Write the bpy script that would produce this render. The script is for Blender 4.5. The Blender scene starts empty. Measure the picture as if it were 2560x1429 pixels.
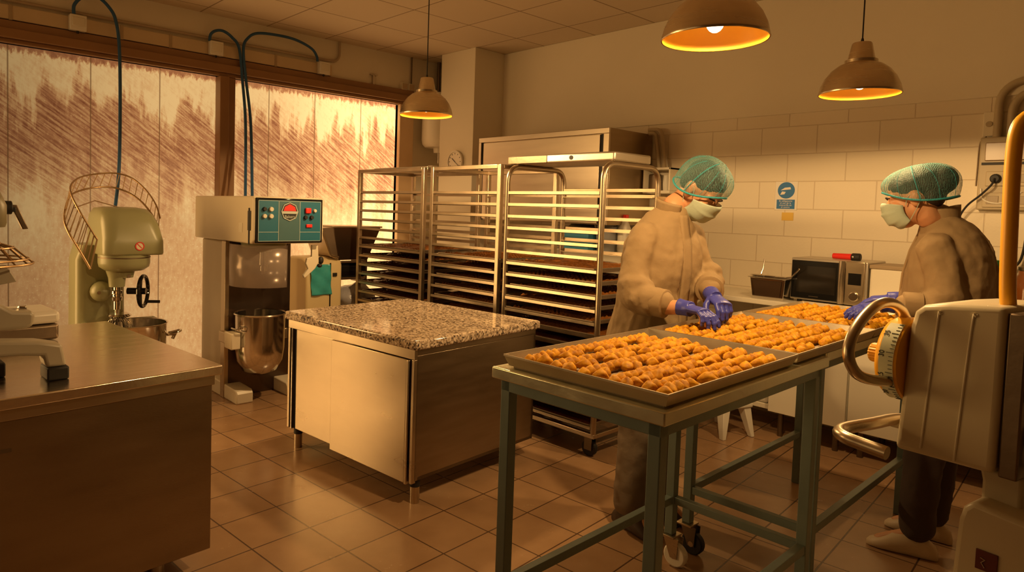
import bpy, bmesh, math, random
from mathutils import Vector, Matrix
random.seed(7)
PI = math.pi
S = bpy.context.scene
COL = S.collection

# ------------------------------------------------------------------ camera
YAW, PITCH, ROLL = -.8443, .0507, -.0302
fwd = Vector((math.sin(YAW)*math.cos(PITCH), math.cos(YAW)*math.cos(PITCH), -math.sin(PITCH)))
rgt0 = Vector((math.cos(YAW), -math.sin(YAW), 0))
dwn0 = fwd.cross(rgt0)
rgt = math.cos(ROLL)*rgt0 + math.sin(ROLL)*dwn0
dwn = -math.sin(ROLL)*rgt0 + math.cos(ROLL)*dwn0
cam = bpy.data.objects.new('camera', bpy.data.cameras.new('camera'))
COL.objects.link(cam)
cam.matrix_world = Matrix(((rgt.x, -dwn.x, -fwd.x, 0), (rgt.y, -dwn.y, -fwd.y, 0), (rgt.z, -dwn.z, -fwd.z, 1.5), (0, 0, 0, 1)))
cam.data.sensor_width = 36
cam.data.lens = 36*1675.63/2560
cam.data.shift_x = (1280-1135.91)/2560
cam.data.shift_y = (605.76-714.5)/2560
cam.data.clip_start = .05
S.camera = cam

# ------------------------------------------------------------------ world, light, exposure
w = bpy.data.worlds.new('world'); S.world = w; w.use_nodes = True
w.node_tree.nodes['Background'].inputs[0].default_value = (1, .62, .33, 1)
w.node_tree.nodes['Background'].inputs[1].default_value = .12
S.view_settings.view_transform = 'Standard'
S.view_settings.look = 'None'
S.view_settings.exposure = 0.0
S.view_settings.gamma = 1.0
S.view_settings.use_curve_mapping = False
WARM = (1, .57, .20)
PANE_GAIN = (1.0, .66, .34)      # daylight through the whitewashed film
PANE_STRENGTH = .95
FILL_BEHIND = 10                    # fill lamp added behind the camera, out of view
FILL_LEFT = 58                   # fill lamp added outside the left wall, out of view
LAMP_W = 19                      # each pendant bulb
def area(name, loc, target, sx, sy, power, col):
    l = bpy.data.lights.new(name, 'AREA'); l.shape = 'RECTANGLE'; l.size = sx; l.size_y = sy
    l.energy = power; l.color = col
    o = bpy.data.objects.new(name, l); COL.objects.link(o); o.location = loc
    o.rotation_euler = (Vector(target)-Vector(loc)).to_track_quat('-Z', 'Y').to_euler()
    return o
area('added_fill_behind', (-3.6, -2.62, 1.7), (-3.0, 2.0, 1.4), 3.4, 2.0, FILL_BEHIND, WARM)  # added fill lamp at the made-up opening behind the camera
dl_ = area('added_fill_left', (-6.32, -.85, 1.45), (-2.7, 3.3, 1.15), 2.0, 2.3, FILL_LEFT, WARM)  # added side lamp, aimed in through the made-up window on the left
dl_.data.spread = math.radians(115)

# ------------------------------------------------------------------ mesh helpers
class MB:
    def __init__(s): s.v = []; s.f = []
    def add(s, vs, fs):
        n = len(s.v); s.v += [tuple(v) for v in vs]; s.f += [tuple(i+n for i in f) for f in fs]; return s
    def box(s, x0, x1, y0, y1, z0, z1):
        return s.add([(x0,y0,z0),(x1,y0,z0),(x1,y1,z0),(x0,y1,z0),(x0,y0,z1),(x1,y0,z1),(x1,y1,z1),(x0,y1,z1)],
                     [(0,3,2,1),(4,5,6,7),(0,1,5,4),(1,2,6,5),(2,3,7,6),(3,0,4,7)])
    def rings(s, R, caps=True, closed=False):
        n = len(R[0]); vs = [p for r in R for p in r]; fs = []
        m = len(R)
        for i in range(m if closed else m-1):
            a = i*n; b = ((i+1) % m)*n
            for k in range(n):
                k2 = (k+1) % n
                fs.append((a+k, a+k2, b+k2, b+k))
        if caps and not closed:
            fs.append(tuple(range(n-1, -1, -1))); fs.append(tuple(range((m-1)*n, m*n)))
        return s.add(vs, fs)
    def tube(s, P, r, n=10, closed=False, ab=None, up0=None):
        P = [Vector(p) for p in P]; m = len(P)
        if not isinstance(r, (list, tuple)): r = [r]*m
        R = []; u = Vector(up0) if up0 else None
        for i in range(m):
            if closed: t = P[(i+1) % m]-P[i-1]
            else: t = P[min(i+1, m-1)]-P[max(i-1, 0)]
            t.normalize()
            if u is None:
                u = t.orthogonal()
            u = (u - t*u.dot(t)); u.normalize()
            b = t.cross(u)
            k1, k2 = ab if ab else (1, 1)
            R.append([P[i]+(u*math.cos(2*PI*k/n)*k1+b*math.sin(2*PI*k/n)*k2)*r[i] for k in range(n)])
        return s.rings(R, caps=not closed, closed=closed)
    def cyl(s, a, b, r0, r1=None, n=20):
        return s.tube([a, b], [r0, r0 if r1 is None else r1], n)
    def lathe(s, prof, c=(0,0,0), n=32, M=None, caps=False):
        R = []
        for r, z in prof:
            ring = []
            for k in range(n):
                p = Vector((r*math.cos(2*PI*k/n), r*math.sin(2*PI*k/n), z))
                if M is not None: p = M @ p
                ring.append(p+Vector(c))
            R.append(ring)
        return s.rings(R, caps=caps)
    def prism(s, poly, d):
        d = Vector(d); a = [Vector(p) for p in poly]
        return s.rings([a, [p+d for p in a]])
    def ell(s, c, r, M=None, nu=16, nv=10):
        c = Vector(c); vs = []; fs = []
        def P(a, b):
            p = Vector((r[0]*math.sin(b)*math.cos(a), r[1]*math.sin(b)*math.sin(a), r[2]*math.cos(b)))
            return (M @ p if M is not None else p)+c
        vs.append(P(0, 0))
        for j in range(1, nv):
            for i in range(nu): vs.append(P(2*PI*i/nu, PI*j/nv))
        vs.append(P(0, PI))
        for i in range(nu):
            i2 = (i+1) % nu
            fs.append((0, 1+i, 1+i2))
            fs.append((len(vs)-1, 1+(nv-2)*nu+i2, 1+(nv-2)*nu+i))
            for j in range(nv-2):
                a = 1+j*nu; b = a+nu
                fs.append((a+i, b+i, b+i2, a+i2))
        return s.add(vs, fs)
    def grid(s, F, nu, nv):
        vs = [F(i/nu, j/nv) for j in range(nv+1) for i in range(nu+1)]
        fs = [(j*(nu+1)+i, j*(nu+1)+i+1, (j+1)*(nu+1)+i+1, (j+1)*(nu+1)+i) for j in range(nv) for i in range(nu)]
        return s.add(vs, fs)
    def xf(s, M):
        s.v = [tuple(M @ Vector(v)) for v in s.v]; return s
    def build(s, name, mat, parent=None, bevel=0, seg=2, ang=35, loc=None, rotz=0, normals=True):
        me = bpy.data.meshes.new(name); me.from_pydata(s.v, [], s.f)
        if normals:
            bm = bmesh.new(); bm.from_mesh(me)
            bmesh.ops.recalc_face_normals(bm, faces=bm.faces); bm.to_mesh(me); bm.free()
        for p in me.polygons: p.use_smooth = True
        me.set_sharp_from_angle(angle=math.radians(ang))
        if mat: me.materials.append(mat)
        o = bpy.data.objects.new(name, me); COL.objects.link(o)
        if bevel:
            m = o.modifiers.new('b', 'BEVEL'); m.width = bevel; m.segments = seg; m.limit_method = 'ANGLE'; m.angle_limit = math.radians(40)
        if parent: o.parent = parent
        if loc: o.location = loc
        if rotz: o.rotation_euler.z = rotz
        return o
def tag(o, label=None, cat=None, group=None, kind=None):
    if label: o['label'] = label
    if cat: o['category'] = cat
    if group: o['group'] = group
    if kind: o['kind'] = kind
    return o
def thing(name, label, cat, loc=(0,0,0), rotz=0, group=None):
    o = bpy.data.objects.new(name, None); COL.objects.link(o); o.empty_display_size = .1
    o.location = loc; o.rotation_euler.z = rotz
    return tag(o, label, cat, group)
def dup(o, parent=None):
    c = o.copy(); COL.objects.link(c)
    if parent: c.parent = parent
    for ch in list(o.children): dup(ch, c)
    return c
def arc(pts, rad, n=6):
    """polyline with rounded corners"""
    P = [Vector(p) for p in pts]; out = [P[0]]
    for i in range(1, len(P)-1):
        a = (P[i-1]-P[i]); b = (P[i+1]-P[i]); r = min(rad, a.length*.49, b.length*.49)
        A = P[i]+a.normalized()*r; B = P[i]+b.normalized()*r
        for k in range(n+1):
            t = k/n; out.append(A*(1-t)**2+P[i]*2*t*(1-t)+B*t*t)
    out.append(P[-1]); return out
def smoothpath(P, n=6):
    P = [Vector(p) for p in P]; out = []
    for i in range(len(P)-1):
        p0 = P[max(i-1, 0)]; p1 = P[i]; p2 = P[i+1]; p3 = P[min(i+2, len(P)-1)]
        for k in range(n):
            t = k/n
            out.append(.5*((2*p1)+(p2-p0)*t+(2*p0-5*p1+4*p2-p3)*t*t+(3*p1-p0-3*p2+p3)*t**3))
    out.append(P[-1]); return out

# ------------------------------------------------------------------ materials
def nodes(name):
    m = bpy.data.materials.new(name); m.use_nodes = True
    nt = m.node_tree; return m, nt, nt.nodes['Principled BSDF']
def N(nt, t, **k):
    n = nt.nodes.new(t)
    for a, b in k.items():
        if a in n.inputs.keys() if hasattr(n.inputs, 'keys') else False: n.inputs[a].default_value = b
        else: setattr(n, a, b)
    return n
def rgb(c): return (c[0], c[1], c[2], 1)
def M(name, col, rough=.5, metal=0., var=.08, scale=6., bump=0., bscale=40., stretch=(1,1,1), rvar=0., spec=.5, alpha=1., emit=0.):
    m, nt, b = nodes(name); L = nt.links.new
    tc = N(nt, 'ShaderNodeTexCoord'); mp = N(nt, 'ShaderNodeMapping'); mp.inputs['Scale'].default_value = stretch
    L(tc.outputs['Object'], mp.inputs[0])
    nz = N(nt, 'ShaderNodeTexNoise'); nz.inputs['Scale'].default_value = scale; nz.inputs['Detail'].default_value = 4
    L(mp.outputs[0], nz.inputs['Vector'])
    mx = N(nt, 'ShaderNodeMix', data_type='RGBA')
    mx.inputs[6].default_value = rgb([c*(1-var) for c in col]); mx.inputs[7].default_value = rgb([min(1, c*(1+var)) for c in col])
    L(nz.outputs['Fac'], mx.inputs[0]); L(mx.outputs[2], b.inputs['Base Color'])
    b.inputs['Metallic'].default_value = metal; b.inputs['Roughness'].default_value = rough
    b.inputs['Specular IOR Level'].default_value = spec
    if rvar:
        mr = N(nt, 'ShaderNodeMapRange'); mr.inputs['To Min'].default_value = max(.02, rough-rvar); mr.inputs['To Max'].default_value = rough+rvar
        L(nz.outputs['Fac'], mr.inputs[0]); L(mr.outputs[0], b.inputs['Roughness'])
    if bump:
        n2 = N(nt, 'ShaderNodeTexNoise'); n2.inputs['Scale'].default_value = bscale; n2.inputs['Detail'].default_value = 3
        L(mp.outputs[0], n2.inputs['Vector'])
        bp = N(nt, 'ShaderNodeBump'); bp.inputs['Strength'].default_value = bump; bp.inputs['Distance'].default_value = .01
        L(n2.outputs['Fac'], bp.inputs['Height']); L(bp.outputs[0], b.inputs['Normal'])
    if alpha < 1: b.inputs['Alpha'].default_value = alpha
    if emit:
        b.inputs['Emission Color'].default_value = rgb(col); b.inputs['Emission Strength'].default_value = emit
    return m
STEEL = M('brushed_steel', (.56,.47,.34), .30, 1, .16, 2.2, 0, 60, (1,1,3), .10)
STEELH = M('brushed_steel_flat', (.84,.75,.62), .19, 1, .14, 4, .04, 50, (12,1,1), .12)
DSTEEL = M('dark_oily_steel', (.22,.17,.12), .45, 1, .2, 5, .1, 30)
CHROME = M('polished_steel', (.70,.66,.60), .14, 1, .05, 8)
RACKM = M('rack_steel', (.52,.43,.32), .34, 1, .12, 9, .04, 60, (1,1,1), .1)
ALU = M('aluminium', (.62,.56,.47), .42, 1, .12, 5, .06, 40, (1,1,1), .1)
WHITEP = M('cream_white_enamel', (.80,.75,.62), .32, 0, .04, 3, .02, 30)
GREENP = M('pale_green_enamel', (.33,.33,.18), .33, 0, .06, 3, .02, 30)
BEIGEP = M('beige_enamel', (.62,.55,.38), .38, 0, .05, 3, .02, 30)
PLASTIC = M('white_plastic', (.80,.77,.68), .4, 0, .04, 4)
BLACK = M('black_rubber', (.015,.013,.012), .6, 0, .2, 9)
BLACKG = M('black_gloss', (.008,.008,.008), .12, 0, .2, 9)
TABLEP = M('grey_green_paint', (.17,.23,.22), .42, 0, .18, 9, .08, 30, (1,1,1), .08)
BROWNF = M('brown_window_frame', (.30,.16,.07), .5, 0, .15, 4, .05, 30)
CREAMW = M('cream_wall_paint', (.80,.74,.60), .75, 0, .04, 2.5, .06, 90)
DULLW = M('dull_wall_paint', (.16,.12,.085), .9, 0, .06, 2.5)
BLUEH = M('blue_hose', (.02,.09,.22), .4, 0, .1, 9)
YEL = M('yellow_enamel', (.85,.42,.02), .35, 0, .06, 5)
RED = M('red_plastic', (.75,.03,.02), .35, 0, .05, 5)
# ------------------------------------------------------------------ room shell
CZ = 3.179; XW = -6.08; YB = 5.25; XR = 2.4; YF = -2.5
def floor_mat():
    m, nt, b = nodes('beige_floor_tiles'); L = nt.links.new
    g = N(nt, 'ShaderNodeNewGeometry'); mp = N(nt, 'ShaderNodeMapping', vector_type='TEXTURE')
    mp.inputs['Location'].default_value = (-3.5514, 1.1912, 0); mp.inputs['Rotation'].default_value = (0, 0, 1.6441)
    mp.inputs['Scale'].default_value = (.2937, .2937, 1)
    L(g.outputs['Position'], mp.inputs[0])
    br = N(nt, 'ShaderNodeTexBrick', offset=0., squash=1.)
    br.inputs['Scale'].default_value = 1; br.inputs['Brick Width'].default_value = 1; br.inputs['Row Height'].default_value = 1
    br.inputs['Mortar Size'].default_value = .013; br.inputs['Mortar Smooth'].default_value = .2
    br.inputs['Color1'].default_value = (.42,.262,.145,1); br.inputs['Color2'].default_value = (.38,.232,.125,1); br.inputs['Mortar'].default_value = (.10,.055,.03,1)
    L(mp.outputs[0], br.inputs['Vector'])
    nz = N(nt, 'ShaderNodeTexNoise'); nz.inputs['Scale'].default_value = 2.2; nz.inputs['Detail'].default_value = 6
    L(mp.outputs[0], nz.inputs['Vector'])
    mx = N(nt, 'ShaderNodeMix', data_type='RGBA', blend_type='MULTIPLY'); mx.inputs[0].default_value = .3
    cr = N(nt, 'ShaderNodeValToRGB'); cr.color_ramp.elements[0].position = .3; cr.color_ramp.elements[0].color = (.6,.55,.5,1); cr.color_ramp.elements[1].position = .65
    L(nz.outputs['Fac'], cr.inputs[0]); L(br.outputs['Color'], mx.inputs[6]); L(cr.outputs[0], mx.inputs[7])
    L(mx.outputs[2], b.inputs['Base Color'])
    mr = N(nt, 'ShaderNodeMapRange'); mr.inputs['To Min'].default_value = .14; mr.inputs['To Max'].default_value = .34
    L(nz.outputs['Fac'], mr.inputs[0]); L(mr.outputs[0], b.inputs['Roughness'])
    bp = N(nt, 'ShaderNodeBump'); bp.inputs['Strength'].default_value = .5; bp.inputs['Distance'].default_value = .004; bp.invert = True
    L(br.outputs['Fac'], bp.inputs['Height']); L(bp.outputs[0], b.inputs['Normal'])
    return m
def ceil_mat():
    m, nt, b = nodes('ceiling_tiles'); L = nt.links.new
    g = N(nt, 'ShaderNodeNewGeometry'); mp = N(nt, 'ShaderNodeMapping', vector_type='TEXTURE')
    mp.inputs['Location'].default_value = (-4.61, 4.83, 0); mp.inputs['Scale'].default_value = (.635, .635, 1)
    L(g.outputs['Position'], mp.inputs[0])
    br = N(nt, 'ShaderNodeTexBrick', offset=0., squash=1.)
    br.inputs['Scale'].default_value = 1; br.inputs['Brick Width'].default_value = 1; br.inputs['Row Height'].default_value = 1
    br.inputs['Mortar Size'].default_value = .011; br.inputs['Mortar Smooth'].default_value = .3
    br.inputs['Color1'].default_value = (.66,.56,.42,1); br.inputs['Color2'].default_value = (.62,.52,.385,1); br.inputs['Mortar'].default_value = (.30,.22,.14,1)
    L(mp.outputs[0], br.inputs['Vector']); L(br.outputs['Color'], b.inputs['Base Color'])
    b.inputs['Roughness'].default_value = .85
    bp = N(nt, 'ShaderNodeBump'); bp.inputs['Strength'].default_value = .6; bp.inputs['Distance'].default_value = .006; bp.invert = True
    L(br.outputs['Fac'], bp.inputs['Height']); L(bp.outputs[0], b.inputs['Normal'])
    return m
def block_mat():
    m, nt, b = nodes('painted_concrete_blocks'); L = nt.links.new
    g = N(nt, 'ShaderNodeNewGeometry'); sx = N(nt, 'ShaderNodeSeparateXYZ'); cb = N(nt, 'ShaderNodeCombineXYZ')
    L(g.outputs['Position'], sx.inputs[0]); L(sx.outputs[0], cb.inputs[0]); L(sx.outputs[2], cb.inputs[1])
    mp = N(nt, 'ShaderNodeMapping', vector_type='TEXTURE'); mp.inputs['Location'].default_value = (-2.349, 1.365, 0)
    L(cb.outputs[0], mp.inputs[0])
    br = N(nt, 'ShaderNodeTexBrick', offset=.5, squash=1.)
    br.inputs['Scale'].default_value = 1; br.inputs['Brick Width'].default_value = .403; br.inputs['Row Height'].default_value = .2065
    br.inputs['Mortar Size'].default_value = .004; br.inputs['Mortar Smooth'].default_value = .6
    br.inputs['Color1'].default_value = (.80,.72,.57,1); br.inputs['Color2'].default_value = (.76,.68,.53,1); br.inputs['Mortar'].default_value = (.66,.56,.42,1)
    L(mp.outputs[0], br.inputs['Vector']); L(br.outputs['Color'], b.inputs['Base Color'])
    nz = N(nt, 'ShaderNodeTexNoise'); nz.inputs['Scale'].default_value = 60; nz.inputs['Detail'].default_value = 4
    L(g.outputs['Position'], nz.inputs['Vector'])
    ad = N(nt, 'ShaderNodeMath', operation='MULTIPLY_ADD'); ad.inputs[1].default_value = -.35
    L(nz.outputs['Fac'], ad.inputs[0]); L(br.outputs['Fac'], ad.inputs[2])
    bp = N(nt, 'ShaderNodeBump'); bp.inputs['Strength'].default_value = .55; bp.inputs['Distance'].default_value = .006; bp.invert = True
    L(ad.outputs[0], bp.inputs['Height']); L(bp.outputs[0], b.inputs['Normal'])
    b.inputs['Roughness'].default_value = .6
    return m
def pane_mat(name, gain, seams, clear):  # last argument sets the painted brightness ramp along the pane
    """whitewashed film on glass, lit by the daylight behind it: smears, drips and diagonal brush strokes"""
    m, nt, b = nodes(name); L = nt.links.new
    nt.nodes.remove(b); out = nt.nodes['Material Output']
    g = N(nt, 'ShaderNodeNewGeometry'); sx = N(nt, 'ShaderNodeSeparateXYZ'); L(g.outputs['Position'], sx.inputs[0])
    cb = N(nt, 'ShaderNodeCombineXYZ'); L(sx.outputs[1], cb.inputs[0]); L(sx.outputs[2], cb.inputs[1])
    def noise(scale, stretch, rot=0, detail=5):
        mr_ = N(nt, 'ShaderNodeMapping'); mr_.inputs['Rotation'].default_value = (0, 0, rot); L(cb.outputs[0], mr_.inputs[0])
        mp = N(nt, 'ShaderNodeMapping'); mp.inputs['Scale'].default_value = stretch
        L(mr_.outputs[0], mp.inputs[0]); n = N(nt, 'ShaderNodeTexNoise'); n.inputs['Scale'].default_value = scale; n.inputs['Detail'].default_value = detail
        n.inputs['Roughness'].default_value = .6
        L(mp.outputs[0], n.inputs['Vector']); return n.outputs['Fac']
    def math_(op, a, b_=None, c=None):
        n = N(nt, 'ShaderNodeMath', operation=op)
        for i, x in enumerate((a, b_, c)):
            if x is None: continue
            if isinstance(x, (int, float)): n.inputs[i].default_value = x
            else: L(x, n.inputs[i])
        return n.outputs[0]
    def sstep(x, lo, hi):
        n = N(nt, 'ShaderNodeMapRange', interpolation_type='SMOOTHSTEP'); n.inputs['From Min'].default_value = lo; n.inputs['From Max'].default_value = hi
        L(x, n.inputs[0]); return n.outputs[0]
    drips = noise(2.2, (3.2, .55, 1)); fine = noise(9, (4, 1.6, 1)); stroke = noise(3.2, (1.3, 17, 1), .62, 3); blot = noise(1.1, (1, 1, 1)); speck = noise(55, (1, 1, 1), 0, 2)
    z = sx.outputs[2]
    zz = math_('MULTIPLY_ADD', math_('SUBTRACT', drips, .5), 1.6, z)
    band = math_('MULTIPLY', sstep(zz, 1.15, 1.9), math_('SUBTRACT', 1, sstep(zz, 2.15, 2.42)))
    edge = math_('MULTIPLY', sstep(math_('MULTIPLY_ADD', math_('SUBTRACT', fine, .5), .16, z), 2.57, 2.62), .7)
    st = math_('MULTIPLY', sstep(stroke, .36, .68), sstep(z, 1.25, 1.7))
    d = math_('ADD', math_('MULTIPLY', band, math_('MULTIPLY_ADD', st, .40, .42)), edge)
    d = math_('ADD', d, math_('MULTIPLY', math_('SUBTRACT', fine, .5), .55))
    d = math_('ADD', d, math_('MULTIPLY', math_('SUBTRACT', blot, .5), .7))
    d = math_('ADD', d, math_('MULTIPLY', st, .10))
    d = math_('MULTIPLY_ADD', sstep(speck, .62, .68), -.25, d)
    low = math_('SUBTRACT', 1, sstep(z, .9, 1.6))
    d = math_('MULTIPLY_ADD', low, .30, d)
    cr = N(nt, 'ShaderNodeValToRGB'); e = cr.color_ramp.elements
    e[0].position = 0.; e[0].color = (1, .93, .70, 1); e[1].position = 1.; e[1].color = (.30, .13, .09, 1)
    k = e.new(.30); k.color = (.82, .62, .42, 1); k = e.new(.62); k.color = (.56, .33, .22, 1)
    L(d, cr.inputs[0])
    # seams between the strips of film
    sm = None
    for y in seams:
        a = math_('LESS_THAN', math_('ABSOLUTE', math_('SUBTRACT', sx.outputs[1], y)), .005)
        sm = a if sm is None else math_('MAXIMUM', sm, a)
    mx = N(nt, 'ShaderNodeMix', data_type='RGBA'); mx.inputs[7].default_value = (.22, .13, .07, 1)
    L(math_('MULTIPLY', sm, .75), mx.inputs[0]); L(cr.outputs[0], mx.inputs[6])
    gl = N(nt, 'ShaderNodeMix', data_type='RGBA', blend_type='MULTIPLY'); gl.inputs[0].default_value = 1; gl.inputs[7].default_value = rgb(gain)
    L(mx.outputs[2], gl.inputs[6])
    em = N(nt, 'ShaderNodeEmission'); L(gl.outputs[2], em.inputs[0])
    # brightness ramp painted along the pane: dim at left, glowing at right
    cl = sstep(sx.outputs[1], clear[0], clear[1])
    L(math_('MULTIPLY_ADD', cl, clear[2]*PANE_STRENGTH, PANE_STRENGTH*clear[3]), em.inputs['Strength'])
    gs = N(nt, 'ShaderNodeBsdfGlossy'); gs.inputs['Roughness'].default_value = .5; gs.inputs['Color'].default_value = (.05,.05,.05,1)
    ad = N(nt, 'ShaderNodeAddShader'); L(em.outputs[0], ad.inputs[0]); L(gs.outputs[0], ad.inputs[1])
    L(ad.outputs[0], out.inputs['Surface'])
    return m
def st(name, mb, m, bevel=0): return tag(mb.build(name, m, None, bevel), kind='structure')
st('floor', MB().box(XW-.3, XR, YF, YB+.2, -.1, 0), floor_mat())
st('ceiling', MB().box(XW-.3, XR, YF, YB+.2, CZ, CZ+.1), ceil_mat())
wb = MB().box(XW-.3, XR, YB, YB+.2, 0, 2.285)
st('wall_back', wb, block_mat())
st('wall_back_upper', MB().box(XW-.3, XR, YB-.015, YB+.2, 2.285, CZ), CREAMW, .006)
# wall with the two big windows
PY0, PY1, PY2, PY3, PZ = .45, 2.455, 2.61, 4.5, 2.638
wl = MB()
wl.box(XW-.2, XW, YF, -2.1, 0, CZ).box(XW-.2, XW, -2.1, PY3, PZ, CZ).box(XW-.2, XW, .36, PY0, 0, CZ).box(XW-.2, XW, PY3, YB, 0, CZ)
st('wall_left', wl, CREAMW)
wr = MB().box(XR, XR+.1, YF, YB+.2, 0, CZ)
st('wall_right', wr, DULLW)
# wall behind the camera with an opening added to let fill light in
wf = MB().box(XW-.3, -5.4, YF-.1, YF, 0, CZ).box(-1.8, XR+.1, YF-.1, YF, 0, CZ).box(-5.4, -1.8, YF-.1, YF, 0, .6).box(-5.4, -1.8, YF-.1, YF, 2.8, CZ)
st('wall_front', wf, DULLW)
st('wall_corner_pillar', MB().box(-5.705, -5.165, 4.805, YB, 0, CZ), CREAMW, .004)
P1 = pane_mat('whitewashed_pane_a', PANE_GAIN, (.852, 1.421, 1.963), (.5, 2.3, .46, .34))  # dimmer pane, darkening towards the left painted into its glow
P2 = pane_mat('whitewashed_pane_b', PANE_GAIN, (2.981, 3.482, 4.039), (2.7, 4.4, 1.25, .90))  # extra glow painted in towards the right end
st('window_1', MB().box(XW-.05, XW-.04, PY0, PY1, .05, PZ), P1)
st('window_2', MB().box(XW-.05, XW-.04, PY2, PY3, .05, PZ), P2)
CLR = M('clear_glass', (.8,.8,.75), .05, 0, 0, 1, alpha=.06)
st('added_window', MB().box(XW-.05, XW-.045, -2.1, .36, .05, PZ), CLR)  # unseen window, added so the left fill lamp can shine in
st('trim_1', MB().box(XW-.1, XW+.05, -2.1, PY3+.19, PZ, PZ+.03).box(XW-.02, XW+.09, -2.1, PY3+.19, PZ+.03, PZ+.10), BROWNF, .006)
st('trim_2', MB().box(XW-.02, XW+.05, -2.1, PY3+.19, PZ+.10, PZ+.165), BROWNF, .006)
st('trim_3', MB().box(XW-.1, XW+.07, PY1, PY1+.085, 0, PZ).box(XW-.1, XW+.04, PY1+.085, PY2, 0, PZ), BROWNF, .006)
st('trim_4', MB().box(XW-.1, XW+.05, PY3, PY3+.19, 0, PZ), M('lit_window_jamb', (.78,.58,.36), .5), .006)  # lighter than the brown frame: lamp light on the jamb put into colour
st('trim_5', MB().box(XW-.1, XW+.05, -2.1, PY3, 0, .05), BROWNF, .006)

# ------------------------------------------------------------------ along the window wall
tr = thing('cable_trunking', 'long cream cable trunking box running above the window frame', 'trunking', (XW, 0, 2.81))
MB().box(.001, .05, -1.6, 3.62, 0, .105).build('trunking_body', M('cream_trunking', (.62,.50,.33), .5), tr, .004)
for y in (.86, 1.63, 2.02, 3.0):
    MB().box(.0, .056, y-.012, y+.012, -.006, .11).build('joint_cover', M('trunking_joint', (.42,.32,.2), .5), tr, .003)
cp = MB().tube(arc([(XW+.025, -1.6, 2.945), (XW+.025, 3.72, 2.965), (XW+.025, 3.72, CZ)], .1), .013, 10)
tag(cp.build('conduit_pipe', M('grey_conduit', (.45,.36,.25), .45)), 'thin grey conduit pipe above the trunking, bending up into the ceiling', 'pipe')
def socket(y, label):
    t = thing('wall_socket', label, 'socket', (XW+.051, y, 2.815), group='sockets above the windows')
    MB().box(0, .06, -.06, .06, -.012, .11).build('socket_body', PLASTIC, t, .008)
    MB().box(.055, .066, -.045, .045, .02, .09).build('socket_lid', M('socket_lid', (.74,.70,.58), .4), t, .006)
    MB().cyl((.03, 0, -.03), (.03, 0, -.012), .009).build('cable_gland', BLACK, t)
socket(1.30, 'white socket box above the near window, left end of the trunking')
socket(2.405, 'white socket box above the mullion between the two windows')
socket(3.505, 'white socket box above the far window, right end of the trunking')
def hose(P, label):
    tag(MB().tube(smoothpath(P, 8), .013, 10).build('blue_cable', BLUEH), label, 'cable', 'blue cables drooping from the sockets')
X = XW+.085
hose([(X,1.272,2.93),(X,1.275,3.0),(X+.01,1.33,3.07),(X+.01,1.42,3.10),(X+.02,1.51,3.04),(X+.03,1.57,2.92),(X+.1,1.58,2.6),(X+.4,1.50,1.8),(-5.60,1.47,1.40)], 'blue cable dropping from the left socket to the pale green mixer')
hose([(X,2.345,2.92),(X,2.355,2.98),(X,2.40,3.02),(X,2.47,3.03),(X,2.55,2.99),(X+.01,2.615,2.90),(X+.02,2.645,2.62),(X+.2,2.60,2.2),(-5.62,2.53,1.535)], 'blue cable looping from the middle socket down to the teal panel mixer')
hose([(X,3.43,2.92),(X,3.42,2.97),(X,3.36,3.035),(X,3.20,3.085),(X,3.02,3.095),(X,2.80,3.075),(X,2.70,3.01),(X+.01,2.655,2.90),(X+.03,2.675,2.62),(X+.2,2.65,2.2),(-5.58,2.575,1.535)], 'blue cable arching left from the right socket to the teal panel mixer')
br = MB().box(XW, XW+.03, 4.14, 4.16, 2.79, 2.91).box(XW, XW+.03, 4.11, 4.20, 2.90, 2.912)
tag(br.build('wall_bracket', ALU, None, .002), 'small T-shaped metal bracket above the far window', 'bracket')
for i, (y0, y1, z0, z1, lb) in enumerate(((4.515, 4.60, 2.80, 2.88, 'small cream junction box left of the thin pipe near the corner'), (4.61, 4.70, 2.795, 2.88, 'small cream junction box below the thin pipe near the corner'))):
    t = thing('junction_box', lb, 'junction box', (XW, y0, z0), group='junction boxes near the corner')
    MB().box(0, .045, 0, y1-y0, 0, z1-z0).build('box_body', CREAMW, t, .004)
    MB().box(.045, .05, .01, y1-y0-.01, .01, z1-z0-.01).build('lid', M('junction_lid', (.5,.38,.24), .5), t, .002)
tag(MB().cyl((XW+.02, 4.665, 2.88), (XW+.02, 4.665, CZ), .008).build('thin_pipe', DSTEEL), 'thin dark pipe from a junction box up to the ceiling', 'pipe')
for y, lb in ((5.04, 'dark vertical pipe in the corner behind the pillar, nearer the window'), (5.10, 'dark vertical pipe in the corner behind the pillar, nearer the back wall')):
    tag(MB().cyl((XW+.05, y, 2.7), (XW+.05, y, CZ), .02).build('corner_pipe', DSTEEL), lb, 'pipe', 'pipes in the corner')
# water heater in the niche
wh = thing('water_heater', 'white water heater hanging in the niche left of the pillar', 'water heater', (-5.86, 4.93, 2.12))
MB().lathe([(.0, 0), (.06, .0), (.065, .05), (.16, .06), (.19, .09), (.20, .14), (.20, .62), (.17, .66), (0, .67)], n=32).build('tank', WHITEP, wh)
MB().box(-.21, -.16, -.05, .05, .2, .5).build('wall_mount', ALU, wh)
MB().cyl((.03, -.03, -.12), (.03, -.03, .02), .009).build('inlet_pipe', CHROME, wh)
MB().box(.196, .203, -.04, .04, .25, .262).build('badge', M('grey_badge', (.35,.3,.25), .5), wh)
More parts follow.
